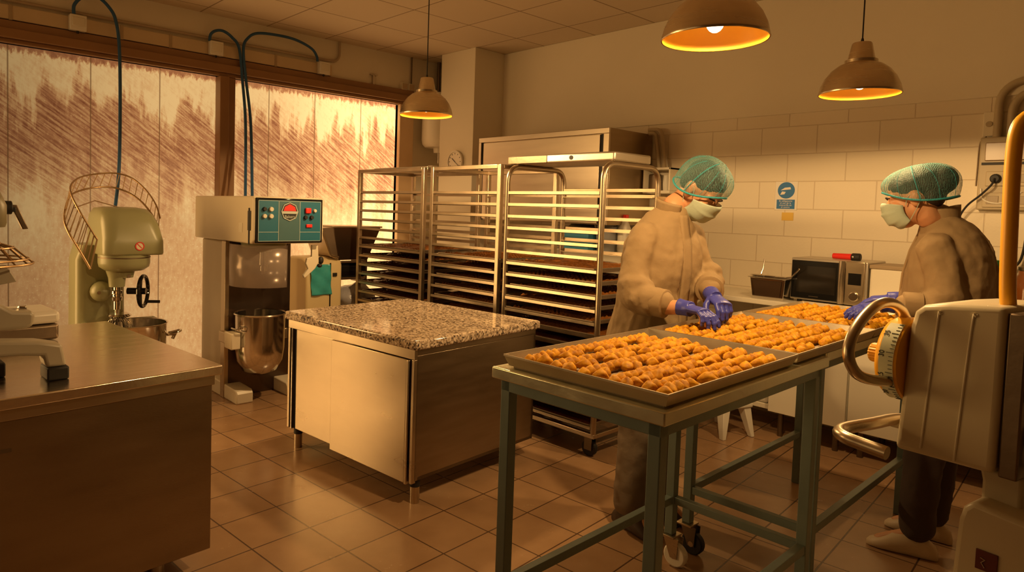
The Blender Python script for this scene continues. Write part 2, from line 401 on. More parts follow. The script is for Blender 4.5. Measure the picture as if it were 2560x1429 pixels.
# clock on the pillar
ck = thing('wall_clock', 'round white wall clock on the pillar above the racks', 'clock', (-5.415, 4.803, 2.0))
Mx = Matrix.Rotation(PI/2, 3, 'X')
MB().lathe([(0, 0), (.115, 0), (.12, .012), (.118, .028), (.105, .03), (.102, .018), (0, .018)], n=36, M=Mx).build('clock_case', PLASTIC, ck)
MB().lathe([(0, .0185), (.1, .0185), (.1, .0195), (0, .0195)], n=36, M=Mx).build('dial', M('clock_dial', (.85,.8,.7), .5), ck)
tk = MB()
for k in range(12):
    a = k*PI/6; tk.box(-.003, .003, -.0215, -.0195, .08, .094)
    n = 8; vs = tk.v[-n:]; R = Matrix.Rotation(a, 3, 'Y'); tk.v[-n:] = [tuple(R @ Vector(v)) for v in vs]
tk.build('hour_marks', BLACK, ck)
MB().box(-.003, .003, -.024, -.022, -.01, .06).xf(Matrix.Rotation(-.9, 4, 'Y')).build('hour_hand', BLACK, ck)
MB().box(-.002, .002, -.026, -.024, -.01, .085).xf(Matrix.Rotation(2.2, 4, 'Y')).build('minute_hand', BLACK, ck)
tag(MB().box(-5.80, -5.715, 4.72, 4.80, 1.925, 1.965).build('wall_switch_box', PLASTIC, None, .006), 'flat white box at the left edge of the pillar, below the water heater', 'box')
# ------------------------------------------------------------------ near worktop on the left
TH = .0803          # the floor grid and the units on it stand turned by this much
GRAN = None
def speck_mat():
    m, nt, b = nodes('speckled_granite'); L = nt.links.new
    tc = N(nt, 'ShaderNodeTexCoord'); v = N(nt, 'ShaderNodeTexVoronoi'); v.inputs['Scale'].default_value = 95
    n = N(nt, 'ShaderNodeTexNoise'); n.inputs['Scale'].default_value = 70; n.inputs['Detail'].default_value = 5
    L(tc.outputs['Object'], v.inputs['Vector']); L(tc.outputs['Object'], n.inputs['Vector'])
    sp = N(nt, 'ShaderNodeSeparateColor'); L(v.outputs['Color'], sp.inputs[0])
    a = N(nt, 'ShaderNodeMath', operation='MULTIPLY_ADD'); a.inputs[1].default_value = .5
    L(sp.outputs[0], a.inputs[0]); 
    a2 = N(nt, 'ShaderNodeMath', operation='MULTIPLY'); a2.inputs[1].default_value = .6; L(n.outputs['Fac'], a2.inputs[0]); L(a2.outputs[0], a.inputs[2])
    cr = N(nt, 'ShaderNodeValToRGB'); e = cr.color_ramp.elements
    e[0].position = .3; e[0].color = (.03,.02,.015,1); e[1].position = .8; e[1].color = (.80,.66,.50,1)
    k = e.new(.45); k.color = (.34,.25,.17,1); k = e.new(.6); k.color = (.56,.43,.31,1)
    L(a.outputs[0], cr.inputs[0]); L(cr.outputs[0], b.inputs['Base Color']); b.inputs['Roughness'].default_value = .10; b.inputs['IOR'].default_value = 1.9
    return m
def leg(parent, x, y, h=.12, r=.027):
    l = MB().cyl((x, y, 0), (x, y, h*.66), r*.92).build('leg', STEEL, parent)
    MB().cyl((x, y, h*.66), (x, y, h+.02), r).build('leg_collar', BLACK, l)
c = thing('steel_worktop_unit', 'large steel worktop unit at the left edge, with a tabletop mixer on it', 'worktop', (-2.595, 1.084, 0), TH)
MB().box(-1.29, 0, -2.2, 0, .807, .845).build('worktop', STEELH, c, .004)
MB().box(-1.27, -.022, -2.18, -.022, .765, .807).build('top_rail', STEEL, c, .002)
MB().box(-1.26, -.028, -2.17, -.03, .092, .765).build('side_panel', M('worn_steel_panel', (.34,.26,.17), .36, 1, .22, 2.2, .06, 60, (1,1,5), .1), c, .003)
MB().box(-.0285, -.026, -.86, -.72, .66, .672).build('scratched_label', DSTEEL, c)
for x, y in ((-.15, -.2), (-1.15, -.2), (-.15, -1.3), (-1.15, -1.3)): leg(c, x, y, .1, .035)

# ------------------------------------------------------------------ granite topped cupboard in the middle
c = thing('granite_topped_cupboard', 'steel cupboard with sliding doors and speckled granite top, middle of the room', 'cupboard', (-2.545, 2.03, 0), TH)
MB().box(-1.18, 0, 0, 1.02, .795, .845).build('granite_slab', speck_mat(), c, .012, 3)
cb = MB().box(-1.155, -.02, .03, 1.0, .765, .795)                      # head rail
cb.box(-1.155, -1.13, .03, 1.0, .13, .765).box(-.045, -.02, .03, 1.0, .13, .765)
cb.box(-1.155, -.02, .98, 1.0, .13, .765).box(-1.155, -.02, .05, 1.0, .13, .15)
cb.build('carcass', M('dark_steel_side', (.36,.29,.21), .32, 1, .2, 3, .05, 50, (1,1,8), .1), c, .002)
MB().box(-1.155, -.02, .015, .035, .745, .797).build('front_rail', STEEL, c, .002)
MB().box(-1.155, -1.135, .015, .04, .13, .745).build('stile', STEEL, c, .002)
MB().box(-.040, -.020, .012, .04, .12, .745).build('stile', STEEL, c, .002)
MB().box(-1.112, -1.104, .012, .035, .13, .745).build('door_edge_strip', CHROME, c, .001)
MB().box(-1.134, -1.076, .028, .0425, .132, .745).build('door_gap', BLACK, c)
d = MB().box(-1.075, -.52, .022, .042, .135, .745).build('sliding_door', STEEL, c, .003)
d = MB().box(-.70, -.07, .006, .022, .115, .742).build('sliding_door', STEEL, c, .003)
MB().box(-.068, -.050, .001, .024, .112, .742).build('door_pull', STEEL, d, .004)
for x, y in ((-.03, .075), (-1.09, .075), (-.03, .80), (-1.09, .80)): leg(c, x-.03, y, .13, .027)

# ------------------------------------------------------------------ work tables
def work_table(label, x0, x1, y0, y1, rz, caster_at, group=None):
    t = thing('work_table', label, 'table', (x0, y0, 0), rz)
    W, Dp = x1-x0, y1-y0
    MB().box(0, W, 0, Dp, .963, 1.0).build('tabletop', M('table_zinc_top', (.68,.68,.52), .33, .9, .2, 7, .08, 40, (1,1,1), .1), t, .004)
    i = .022
    MB().box(i, W-i, i, i+.035, .925, .963).build('apron', TABLEP, t, .002)
    MB().box(i, W-i, Dp-i-.035, Dp-i, .925, .963).build('apron', TABLEP, t, .002)
    MB().box(i, i+.035, i+.035, Dp-i-.035, .925, .963).build('apron', TABLEP, t, .002)
    MB().box(W-i-.035, W-i, i+.035, Dp-i-.035, .925, .963).build('apron', TABLEP, t, .002)
    k = .038
    for a, x in enumerate((i, W-i-k)):
        for b, y in enumerate((i, Dp-i-k)):
            cs = (a, b) in caster_at
            l = MB().box(x, x+k, y, y+k, .135 if cs else 0, .963).build('leg', TABLEP, t, .003)
            if cs:
                cx, cy = x+k/2, y+k/2
                MB().box(cx-.035, cx+.035, cy-.035, cy+.035, .125, .135).build('caster_plate', STEEL, l, .002)
                dk = caster_at[(a, b)]
                f = MB()
                for s in (-1, 1): f.prism([(cx+.05, cy+s*.021-.002, .125), (cx-.02, cy+s*.021-.002, .125), (cx+.015, cy+s*.021-.002, .04), (cx+.045, cy+s*.021-.002, .04)], (0, .004, 0))
                f.build('caster_fork', DSTEEL if dk else STEEL, l)
                MB().cyl((cx+.03, cy-.017, .05), (cx+.03, cy+.017, .05), .05, n=28).build('caster_wheel', BLACK if dk else PLASTIC, l, .006)
                MB().cyl((cx+.03, cy-.024, .05), (cx+.03, cy+.024, .05), .012).build('caster_hub', STEEL, l)
    zs = .27
    MB().box(i+.004, i+.034, i+k, Dp-i-k, zs, zs+.032).build('stretcher', TABLEP, t, .002)
    MB().box(W-i-.034, W-i-.004, i+k, Dp-i-k, zs, zs+.032).build('stretcher', TABLEP, t, .002)
    far = (0, 1) in caster_at
    yy = Dp-i-.034 if far else i+.004
    MB().box(i+k, W-i-k, yy, yy+.03, zs, zs+.032).build('stretcher', TABLEP, t, .002)
    return t
work_table('grey-green steel work table nearest the camera, in front of the standing man', -1.500, -.885, 1.51, 2.64, .008, {(0, 1): 0})
work_table('grey-green steel work table joined behind the near one, beside the woman', -1.515, -.93, 2.715, 4.02, .008, {(0, 0): 1})

# ------------------------------------------------------------------ trays and biscuits on the tables
TRAYM = M('baked_tray_steel', (.54,.47,.35), .40, .85, .2, 6, .06, 30, (1,1,1), .12)
TRAYD = M('dark_tray_lining', (.26,.20,.14), .5, .6, .25, 8, .05, 30)
def tray_mesh(w, l, h=.036, lip=.012, t=.0025):
    """open tray with sloping sides and a rolled rim, base at z=0"""
    def ring(dx, z): return [(-w/2-dx, -l/2-dx, z), (w/2+dx, -l/2-dx, z), (w/2+dx, l/2+dx, z), (-w/2-dx, l/2+dx, z)]
    m = MB(); m.rings([ring(-lip, 0), ring(0, h), ring(.004, h), ring(.004, h-.006), ring(t, h-.006), ring(-lip+t, -t*.2)], caps=False)
    m.f.append((0, 1, 2, 3)); n = len(m.v); m.f.append((n-4, n-3, n-2, n-1))
    return m
TZ = 1.006
TR = []
for lb, cx, cy, w, l, rz in (('large baking tray of golden biscuits on the near table, closest to the camera', -1.187, 1.957, .572, .835, .012),
                             ('large baking tray of golden biscuits under the man\'s gloved hands', -1.200, 2.803, .575, .825, .012),
                             ('large baking tray of golden biscuits in front of the woman, furthest of the three', -1.205, 3.590, .57, .72, .0)):
    t = thing('baking_tray', lb, 'tray', (cx, cy, TZ), rz, 'large trays on the work tables')
    tray_mesh(w, l).build('tray_shell', TRAYM, t, .0, ang=20)
    MB().box(-w/2+.02, w/2-.02, -l/2+.02, l/2-.02, -.006, -.001).build('tray_foot', TRAYD, t)
    MB().box(-w/2+.016, w/2-.016, -l/2+.016, l/2-.016, .0005, .002).build('tray_lining', M('greased_tray_lining', (.38,.30,.20), .5, .3, .2, 8), t)
    TR.append((cx, cy, w, l, rz))
def biscuit_mat():
    m, nt, b = nodes('golden_biscuit'); L = nt.links.new
    oi = N(nt, 'ShaderNodeObjectInfo'); g = N(nt, 'ShaderNodeNewGeometry')
    n = N(nt, 'ShaderNodeTexNoise'); n.inputs['Scale'].default_value = 45; n.inputs['Detail'].default_value = 3
    L(g.outputs['Position'], n.inputs['Vector'])
    cr = N(nt, 'ShaderNodeValToRGB'); e = cr.color_ramp.elements
    e[0].position = .28; e[0].color = (.34,.12,.003,1); e[1].position = .62; e[1].color = (.74,.36,.012,1)
    L(n.outputs['Fac'], cr.inputs[0])
    L(cr.outputs[0], b.inputs['Base Color']); b.inputs['Roughness'].default_value = .6; b.inputs['Specular IOR Level'].default_value = .2
    bp = N(nt, 'ShaderNodeBump'); bp.inputs['Strength'].default_value = .3; bp.inputs['Distance'].default_value = .006
    L(n.outputs['Fac'], bp.inputs['Height']); L(bp.outputs[0], b.inputs['Normal'])
    return m
BISC = biscuit_mat()
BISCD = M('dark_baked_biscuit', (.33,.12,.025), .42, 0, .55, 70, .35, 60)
def biscuit(k):
    r = random.Random(k); m = MB().ell((0, 0, .0145), (.0285, .0172, .0145), None, 14, 8)
    o = []
    for x, y, z in m.v:                                   # a pinched shell shape with a ridge across
        s = x/.0285
        f = 1-.20*abs(s)**1.5 + .07*math.sin(9*s+k)
        o.append((x, y*f*(1+.1*r.uniform(-1, 1)*.5), .002+z*(.9+.18*math.cos(3.2*s))*(1+.06*math.sin(y*300+k))))
    m.v = o; return m
PROTO = [biscuit(k) for k in range(4)]
PM = []
LIST = []                                                  # every biscuit of the three trays: tray, x, y, z, rot, tilt, scale, variant
rb = random.Random(3)
for ti, (cx, cy, w, l, rz) in enumerate(TR):
    rows = 10
    for r in range(rows):
        full = r % 2 == 0
        u = -w/2+.050+.1065*(r//2)+.046*(r % 2)
        y = -l/2+.055+rb.uniform(0, .03)
        end = l/2-.05-rb.uniform(0, .06)
        while y < end:
            if full:
                LIST.append((ti, u+rb.uniform(-.003, .003), y, 0, PI/2+rb.uniform(-.15, .15), rb.uniform(-.1, .25), rb.uniform(.98, 1.12), rb.randrange(4)))
                y += .0315
            else:
                LIST.append((ti, u+rb.uniform(-.006, .006), y, 0, PI/2+rb.uniform(-.9, .9), rb.uniform(-.2, .5), rb.uniform(.95, 1.2), rb.randrange(4)))
                y += .036
                if rb.random() < .2: y += rb.uniform(.03, .09)
camp = Vector((0, 0, 1.5))
def place(e):
    ti, u, v, z, rot, tilt, sc, k = e; cx, cy, w, l, rz = TR[ti]
    return Matrix.Translation((cx, cy, TZ+.0025)) @ Matrix.Rotation(rz, 4, 'Z') @ Matrix.Translation((u, v, z)) @ Matrix.Rotation(rot, 4, 'Z') @ Matrix.Rotation(tilt*.5, 4, 'Y') @ Matrix.Scale(sc, 4)
LIST.sort(key=lambda e: (place(e).translation-camp).length)
BL = ['golden almond shaped biscuit in the rows on the tray closest to the camera', 'golden almond shaped biscuit in the rows under the man\'s hands', 'golden almond shaped biscuit in the rows before the woman']
BG = ['biscuits on the near tray', 'biscuits on the tray under the man\'s hands', 'biscuits on the tray before the woman']
rest = MB(); first = [None]*4
for i, e in enumerate(LIST):
    Mt = place(e); k = e[7]
    if i < 300:
        if first[k] is None:
            first[k] = PROTO[k].build('biscuit', BISC, None, ang=180); o = first[k]
        else:
            o = first[k].copy(); COL.objects.link(o)
        o.matrix_world = Mt; tag(o, BL[e[0]], 'biscuit', BG[e[0]])
    else:
        rest.add([Mt @ Vector(v) for v in PROTO[k].v], PROTO[k].f)
o = rest.build('biscuits', BISC, None, ang=180)
tag(o, 'remaining golden biscuits in rows on the two further table trays', 'biscuits', kind='stuff')

# ------------------------------------------------------------------ tray racks
ORD = 'topmost,second,third,fourth,fifth,sixth,seventh,eighth,ninth,tenth,eleventh,twelfth,thirteenth,fourteenth,fifteenth'.split(',')
NR, RP, RZ0 = 19, .0795, .175
rackbis = MB(); RTRAY = {}
def rack(label, where, x0, x1, y0, y1, arch, filled, seed):
    rr = random.Random(seed)
    t = thing('tray_rack', label, 'rack', (x0, y0, 0), 0)
    W, Dp, Ht = x1-x0, y1-y0, 1.815
    k = .017
    if arch:
        for x in (k, W-k):
            MB().tube(arc([(x, k, .14), (x, k, Ht-k), (x, Dp-k, Ht-k), (x, Dp-k, .14)], .11, 8), k*1.05, 12).build('end_frame', RACKM, t)
        MB().box(k, W-k, Dp-.03, Dp-.005, Ht-.17, Ht-.145).build('cross_bar', RACKM, t, .002)
    else:
        for x in (0, W-2*k):
            for y in (0, Dp-2*k):
                MB().box(x, x+2*k, y, y+2*k, .14, Ht).build('post', RACKM, t, .003)
            MB().box(x, x+2*k, 2*k, Dp-2*k, Ht-.03, Ht).build('top_bar', RACKM, t, .003)
        for y in (0, Dp-2*k): MB().box(2*k, W-2*k, y, y+2*k, Ht-.03, Ht).build('top_bar', RACKM, t, .003)
    b = MB().box(0, W, 0, .035, .13, .155).box(0, W, Dp-.035, Dp, .13, .155).box(0, .035, .035, Dp-.035, .13, .155).box(W-.035, W, .035, Dp-.035, .13, .155)
    b.build('base_frame', RACKM, t, .002)
    for i in range(NR):
        z = RZ0+i*RP
        for y, s in ((.006, 1), (Dp-.006, -1)):
            ya, yb_ = sorted((y, y+s*.045)); yc, yd = sorted((y, y+s*.004))
            MB().box(2*k, W-2*k, yc, yd, z, z+.022).box(2*k, W-2*k, ya, yb_, z, z+.003).build('runner', RACKM, t)
    for x in (.07, W-.07):
        for y in (.06, Dp-.06):
            cst = MB().box(x-.035, x+.035, y-.035, y+.035, .12, .13).box(x-.025, x+.03, y-.024, y-.02, .04, .12).box(x-.025, x+.03, y+.02, y+.024, .04, .12).build('caster_fork', DSTEEL, t)
            MB().cyl((x, y-.017, .05), (x, y+.017, .05), .05, n=24).build('caster_wheel', BLACK, cst, .005)
    for j, i in enumerate(sorted(filled, reverse=True)):
        z = RZ0+i*RP+.0045; key = (round(W, 3), round(Dp, 3))
        lb = '%s baking tray of biscuits counting down %s' % (ORD[j], where)
        w, l = W-.10, Dp-.03
        if key not in RTRAY:
            RTRAY[key] = tray_mesh(w, l, .028, .008).build('rack_tray', TRAYD, None, ang=20); o = RTRAY[key]
        else:
            o = RTRAY[key].copy(); COL.objects.link(o)
        off = rr.uniform(-.03, .06)
        o.location = (x0+W/2+off, y0+Dp/2, z); tag(o, lb, 'tray', 'filled trays in the racks')
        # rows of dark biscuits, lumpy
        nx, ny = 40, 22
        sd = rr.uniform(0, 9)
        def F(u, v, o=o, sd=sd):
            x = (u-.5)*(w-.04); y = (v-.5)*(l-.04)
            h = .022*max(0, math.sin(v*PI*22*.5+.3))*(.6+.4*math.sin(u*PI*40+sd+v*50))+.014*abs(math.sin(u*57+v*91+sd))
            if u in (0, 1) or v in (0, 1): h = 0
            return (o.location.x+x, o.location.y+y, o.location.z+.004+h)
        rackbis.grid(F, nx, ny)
    return t
YR = 3.305
rack('square steel tray rack on the left, nearest the window', 'in the left rack nearest the window', -5.03, -4.10, YR, YR+.63, False, range(0, 13), 1)
rack('square steel tray rack in the middle, between the other two racks', 'in the middle rack', -4.02, -3.26, YR, YR+.63, False, range(0, 13), 2)
rack('round cornered steel tray rack on the right, just behind the man', 'in the round cornered rack behind the man', -3.22, -2.40, YR, YR+.63, True, range(0, 13), 3)
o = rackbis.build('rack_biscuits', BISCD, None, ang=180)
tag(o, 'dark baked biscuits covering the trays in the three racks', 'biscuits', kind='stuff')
lid = thing('tray_cover', 'long aluminium cover lying on top of the round cornered rack', 'cover', (-2.83, 3.60, 1.8165))
MB().box(-.45, .43, -.2, .2, 0, .058).build('cover_shell', ALU, lid, .012, 3)
MB().box(-.452, -.10, -.203, -.19, .004, .052).build('dark_overlap', DSTEEL, lid, .002)
MB().cyl((.10, -.203, .03), (.10, -.2, .03), .014).build('hole_plug', BLACK, lid)
tag(MB().box(-4.92, -4.18, 3.40, 3.86, 1.8165, 1.831).build('flat_baking_sheet', ALU, None, .003), 'bare baking sheet lying on top of the rack nearest the window', 'tray')
# ------------------------------------------------------------------ pendant lamps
SHADE_IN = M('golden_shade_lining', (.85,.42,.025), .45, 0, .05, 4)
BULB = M('lit_bulb', (1, .80, .52), .3, 0, 0, 1, emit=5.)
LSTEEL = M('spun_aluminium_shade', (.74,.62,.44), .26, 1, .1, 3, .03, 60, (1,1,30), .08)
def lamp(label, x, y, power=1):
    z = 2.115
    t = thing('pendant_lamp', label, 'lamp', (x, y, z), group='pendant lamps over the work area')
    out = [(.178, 0), (.180, .003), (.178, .012), (.170, .045), (.153, .082), (.128, .115), (.098, .140), (.072, .152)]
    MB().lathe(out, n=48).build('shade', LSTEEL, t, ang=50)
    MB().lathe([(r-.003, max(zz, .001)) for r, zz in out]+[(0, .150)], n=48).build('shade_lining', SHADE_IN, t, ang=50)
    MB().lathe([(.072, .150), (.072, .166), (.060, .168), (.044, .245), (.040, .250), (0, .250)], n=36).build('neck', LSTEEL, t)
    MB().cyl((0, 0, .250), (0, 0, .272), .009, .005).build('cord_grip', BLACK, t)
    MB().cyl((0, 0, .27), (0, 0, CZ-z-.03), .0035, n=8).build('cord', BLACK, t)
    MB().lathe([(0, CZ-z-.035), (.04, CZ-z-.03), (.045, CZ-z)], n=24).build('ceiling_rose', PLASTIC, t)
    MB().ell((0, 0, .066), (.032, .032, .042)).cyl((0, 0, .1), (0, 0, .15), .016).build('bulb', BULB, t)
    l = bpy.data.lights.new('bulb_light', 'SPOT'); l.energy = LAMP_W*4*power; l.color = (1, .61, .25); l.shadow_soft_size = .04
    l.spot_size = math.radians(177); l.spot_blend = .10
    o = bpy.data.objects.new('bulb_light', l); COL.objects.link(o); o.parent = t; o.location = (0, 0, -.002)
lamp('brushed metal pendant lamp in front of the far window, above the granite top', -3.535, 2.852)
lamp('brushed metal pendant lamp nearest the camera, cut by the top edge, above the man', -1.188, 2.243)
lamp('brushed metal pendant lamp above the woman, in front of the block wall', -1.178, 3.668, .7)

# ------------------------------------------------------------------ wall cabinet and what stands below it
c = thing('steel_wall_cabinet', 'steel wall cabinet with a sliding door, high behind the racks', 'cabinet', (-4.853, 4.6, 1.40))
MB().box(0, 1.548, .02, .634, 0, .80).build('carcass', M('dark_cabinet_steel', (.42,.33,.22), .35, 1, .15, 3, .04, 50, (1,1,8), .1), c, .003)
CABF = M('pale_brushed_steel', (.66,.58,.47), .38, 1, .1, 2.2, .03, 50, (1,1,10), .1)
f = MB().box(0, 1.548, -.002, .02, .755, .80).box(0, .035, -.002, .02, 0, .755).box(1.49, 1.548, -.002, .02, 0, .755)
f.build('face_frame', CABF, c, .003)
d = MB().box(.062, 1.452, .004, .024, .01, .748).build('sliding_door', CABF, c, .002)
MB().box(.036, .060, .012, .022, 0, .752).build('door_channel', BLACK, c)
MB().box(1.455, 1.489, .012, .022, 0, .752).build('door_channel', BLACK, c)
fr = thing('white_fridge', 'white fridge standing below the steel wall cabinet behind the racks', 'fridge', (-4.05, 4.62, 0))
MB().box(0, 1.12, .02, .6, .03, 1.17).build('body', WHITEP, fr, .008)
d = MB().box(.005, 1.115, -.02, .018, .12, 1.16).build('door', WHITEP, fr, .008)
MB().box(.06, .09, -.045, -.02, .6, .9).build('handle', ALU, d, .005)
for x in (.08, 1.04):
    for y in (.1, .5): MB().cyl((x, y, 0), (x, y, .03), .02).build('foot', BLACK, fr)
TOP = 1.1705
sp = thing('spray_bottle', 'clear spray bottle with a red trigger, right end of the fridge top', 'bottle', (-3.30, 4.86, TOP))
MB().lathe([(0, 0), (.05, 0), (.055, .02), (.055, .20), (.03, .26), (.02, .275), (0, .275)]).build('bottle_body', M('milky_bottle', (.62,.58,.5), .3, 0, .05, 4), sp)
MB().box(-.05, .03, -.016, .016, .28, .32).cyl((0, 0, .27), (0, 0, .29), .022).build('spray_head', RED, sp, .005)
MB().box(-.046, -.034, -.008, .008, .225, .285).build('trigger', RED, sp, .003)
bx = thing('blue_box', 'blue cardboard box on the fridge top behind the racks', 'box', (-3.72, 4.84, TOP))
MB().box(-.15, .15, -.12, .12, 0, .14).build('box_body', M('blue_cardboard', (.05,.26,.42), .6, 0, .1, 5), bx, .004)
MB().box(-.153, .153, -.123, .123, .10, .145).build('box_lid', M('blue_cardboard_lid', (.05,.22,.36), .6, 0, .1, 5), bx, .004)
pt = thing('steel_pot', 'round steel pot with a handle on the blue box', 'pot', (-3.72, 4.84, TOP+.1455))
MB().lathe([(0, 0), (.13, 0), (.145, .015), (.14, .05), (.10, .085), (0, .10)]).build('pot_body', M('grey_pot', (.45,.45,.4), .35, .8, .1, 5), pt)
MB().tube(arc([(-.14, 0, .03), (-.12, 0, .15), (.12, 0, .15), (.14, 0, .03)], .08), .008, 8).build('pot_handle', STEEL, pt)
gb = thing('grey_tub', 'grey plastic tub beside the spray bottle on the fridge top', 'tub', (-3.46, 4.84, TOP))
MB().lathe([(0, 0), (.085, 0), (.10, .25), (.105, .25), (.105, .258), (0, .258)]).build('tub_body', M('grey_tub_plastic', (.25,.25,.26), .4, 0, .1, 5), gb)
MB().tube(arc([(-.1, 0, .22), (-.08, -.06, .36), (.08, -.06, .36), (.1, 0, .22)], .07), .006, 8).build('tub_handle', BLACK, gb)

# ------------------------------------------------------------------ back worktop with its things
WX0, WX1, WY, WZ = -2.62, .9, 4.68, .935
tag(MB().box(WX0, WX1, WY-.02, YB-.003, WZ-.035, WZ).build('white_worktop', WHITEP, None, .004), 'long white worktop against the block wall, under the microwave', 'worktop')
def base_unit(label, x0, x1, doors):
    t = thing('white_base_cupboard', label, 'cupboard', (x0, WY, 0))
    W = x1-x0
    MB().box(0, W, .02, .56, .17, WZ-.036).build('carcass', WHITEP, t, .003)
    for i in range(doors):
        a = W*i/doors+.003; b = W*(i+1)/doors-.003
        MB().box(a, b, 0, .018, .17, WZ-.04).build('door', WHITEP, t, .003)
    for x in (.07, W-.07):
        for y in (.06, .5): MB().cyl((x, y, 0), (x, y, .17), .018).build('leg', DSTEEL, t)
base_unit('white base cupboard on thin dark legs beside the white container, seen between the table legs', -1.96, -1.47, 1)
base_unit('white base cupboard below the worktop, directly behind the woman', -1.465, -.55, 2)
base_unit('white base cupboard at the right end of the back worktop', -.545, .5, 2)
t = thing('worktop_leg_frame', 'thin white leg frame carrying the left end of the back worktop', 'frame', (WX0+.03, WY, 0))
for y in (.03, .5): MB().box(0, .03, y, y+.03, 0, WZ-.036).build('leg', WHITEP, t, .003)
MB().box(0, .03, .06, .5, WZ-.075, WZ-.036).build('rail', WHITEP, t, .003)
mw = thing('microwave_oven', 'black fronted microwave oven on the white worktop', 'microwave', (-1.90, 4.79, WZ))
MB().box(0, .47, .012, .36, .018, .300).build('case', M('silver_case', (.55,.50,.42), .4, .6, .06, 5), mw, .006)
d = MB().box(.012, .345, -.01, .012, .03, .285).build('door', BLACKG, mw, .004)
MB().box(.05, .29, -.0115, -.0095, .07, .25).build('door_window', M('dark_glass', (.02,.017,.014), .05, 0, .1, 9), d)
MB().box(.13, .19, -.0125, -.010, .045, .050).build('badge', CHROME, d)
MB().grid(lambda u, v: (.305+.04*u, -.012-.035*math.sin(PI*u)*(.7+.3*math.sin(PI*v)), .02+.28*v), 8, 8).build('handle', CABF, d)
p = MB().box(.345, .458, -.01, .012, .018, .300).build('control_panel', STEEL, mw, .004)
MB().box(.365, .44, -.0125, -.010, .15, .225).build('display', BLACKG, p)
MB().cyl((.405, -.03, .075), (.405, -.009, .075), .028, .031, 28).build('dial_knob', CHROME, p, .003)
for x in (.05, .42):
    for y in (.05, .32): MB().cyl((x, y, 0), (x, y, .02), .015).build('foot', BLACK, mw)
tc = thing('hand_torch', 'red hand torch with a black head lying on the microwave', 'torch', (-1.60, 4.93, WZ+.3005))
MB().cyl((-.085, 0, .022), (.03, 0, .022), .019, .021).build('torch_body', RED, tc, .004)
MB().cyl((.03, 0, .022), (.085, 0, .022), .026, .027).build('torch_head', BLACK, tc, .008)
MB().ell((.045, -.026, .024), (.007, .004, .007)).build('switch', CHROME, tc)
sc = thing('steel_container', 'square steel food container with a dark front, left of the microwave', 'container', (-2.135, 4.70, WZ))
def rr_(x0, x1, y0, y1, z): return [(x0,y0,z),(x1,y0,z),(x1,y1,z),(x0,y1,z)]
m = MB().rings([rr_(.015,.225,.015,.2,0), rr_(.0,.24,0,.21,.145), rr_(-.012,.252,-.012,.222,.147), rr_(-.012,.252,-.012,.222,.152), rr_(.006,.234,.006,.204,.150), rr_(.02,.22,.02,.195,.006)], caps=True)
m.build('container_body', CHROME, sc, .003)
MB().prism([(.035,.0085,.02),(.205,.0085,.02),(.218,-.0025,.13),(.022,-.0025,.13)], (0,-.002,0)).build('dark_front', M('dark_reflective_panel', (.10,.06,.035), .3, .5, .1, 5), sc)
sp_ = thing('serving_spoon', 'steel spoon lying across the corner of the food container, handle to the right', 'spoon', (-2.135, 4.70, WZ+.153))
MB().ell((.19, .06, .006), (.045, .03, .006)).build('bowl', CHROME, sp_)
MB().tube([(.22, .06, .006), (.26, .05, .012), (.32, .02, .075)], .005, 8).build('handle', CHROME, sp_)
ld = thing('ladle', 'steel ladle with an upright handle resting on the left of the food container', 'ladle', (-2.135, 4.70, WZ+.153))
MB().ell((.02, .08, .006), (.055, .045, .008)).build('bowl', CHROME, ld)
MB().tube([(.03, .10, .01), (.035, .12, .05), (.03, .15, .12)], .005, 8).build('handle', CHROME, ld)
wb_ = thing('white_box', 'cream white lidded box on the worktop between the microwave and the woman', 'box', (-1.42, 4.80, WZ))
MB().box(0, .42, 0, .32, 0, .275).build('box_body', CREAMW, wb_, .018, 3)
MB().box(-.004, .424, -.004, .324, .262, .288).build('box_lid', M('box_lid', (.35,.26,.16), .5), wb_, .006)
gp = thing('green_jug', 'green plastic jug on the back worktop behind the woman', 'jug', (-.86, 4.92, WZ))
MB().lathe([(0, 0), (.05, 0), (.055, .05), (.075, .33), (.072, .36), (.06, .36), (0, .33)]).build('jug_body', M('green_plastic', (.01,.22,.05), .35, 0, .08, 5), gp)
MB().tube(arc([(.055, 0, .1), (.12, 0, .12), (.13, 0, .28), (.07, 0, .3)], .04), .01, 8).build('handle', M('green_plastic_handle', (.01,.2,.05), .35), gp)
AMB = M('amber_glass', (.30,.09,.015), .08, 0, .2, 5, alpha=.75)
for i, (x, y, lb, cat, pr) in enumerate(((-.775, 4.86, 'amber glass bottle with a tapering neck beside the green jug', 'bottle', [(0,0),(.05,0),(.055,.01),(.052,.10),(.02,.2),(.016,.27),(.019,.275),(0,.275)]),
                                  (-.65, 4.93, 'wide dark amber glass jar right of the tapering bottle', 'jar', [(0,0),(.07,0),(.075,.01),(.075,.26),(.06,.29),(.06,.31),(0,.31)]))):
    t = thing('glass_bottle' if i == 0 else 'glass_jar', lb, cat, (x, y, WZ))
    MB().lathe(pr).build('glass', AMB, t)
    z = pr[-1][1]; MB().cyl((0,0,z+.001), (0,0,z+.022), pr[-2][0]*1.05).build('cap', DSTEEL, t, .003)
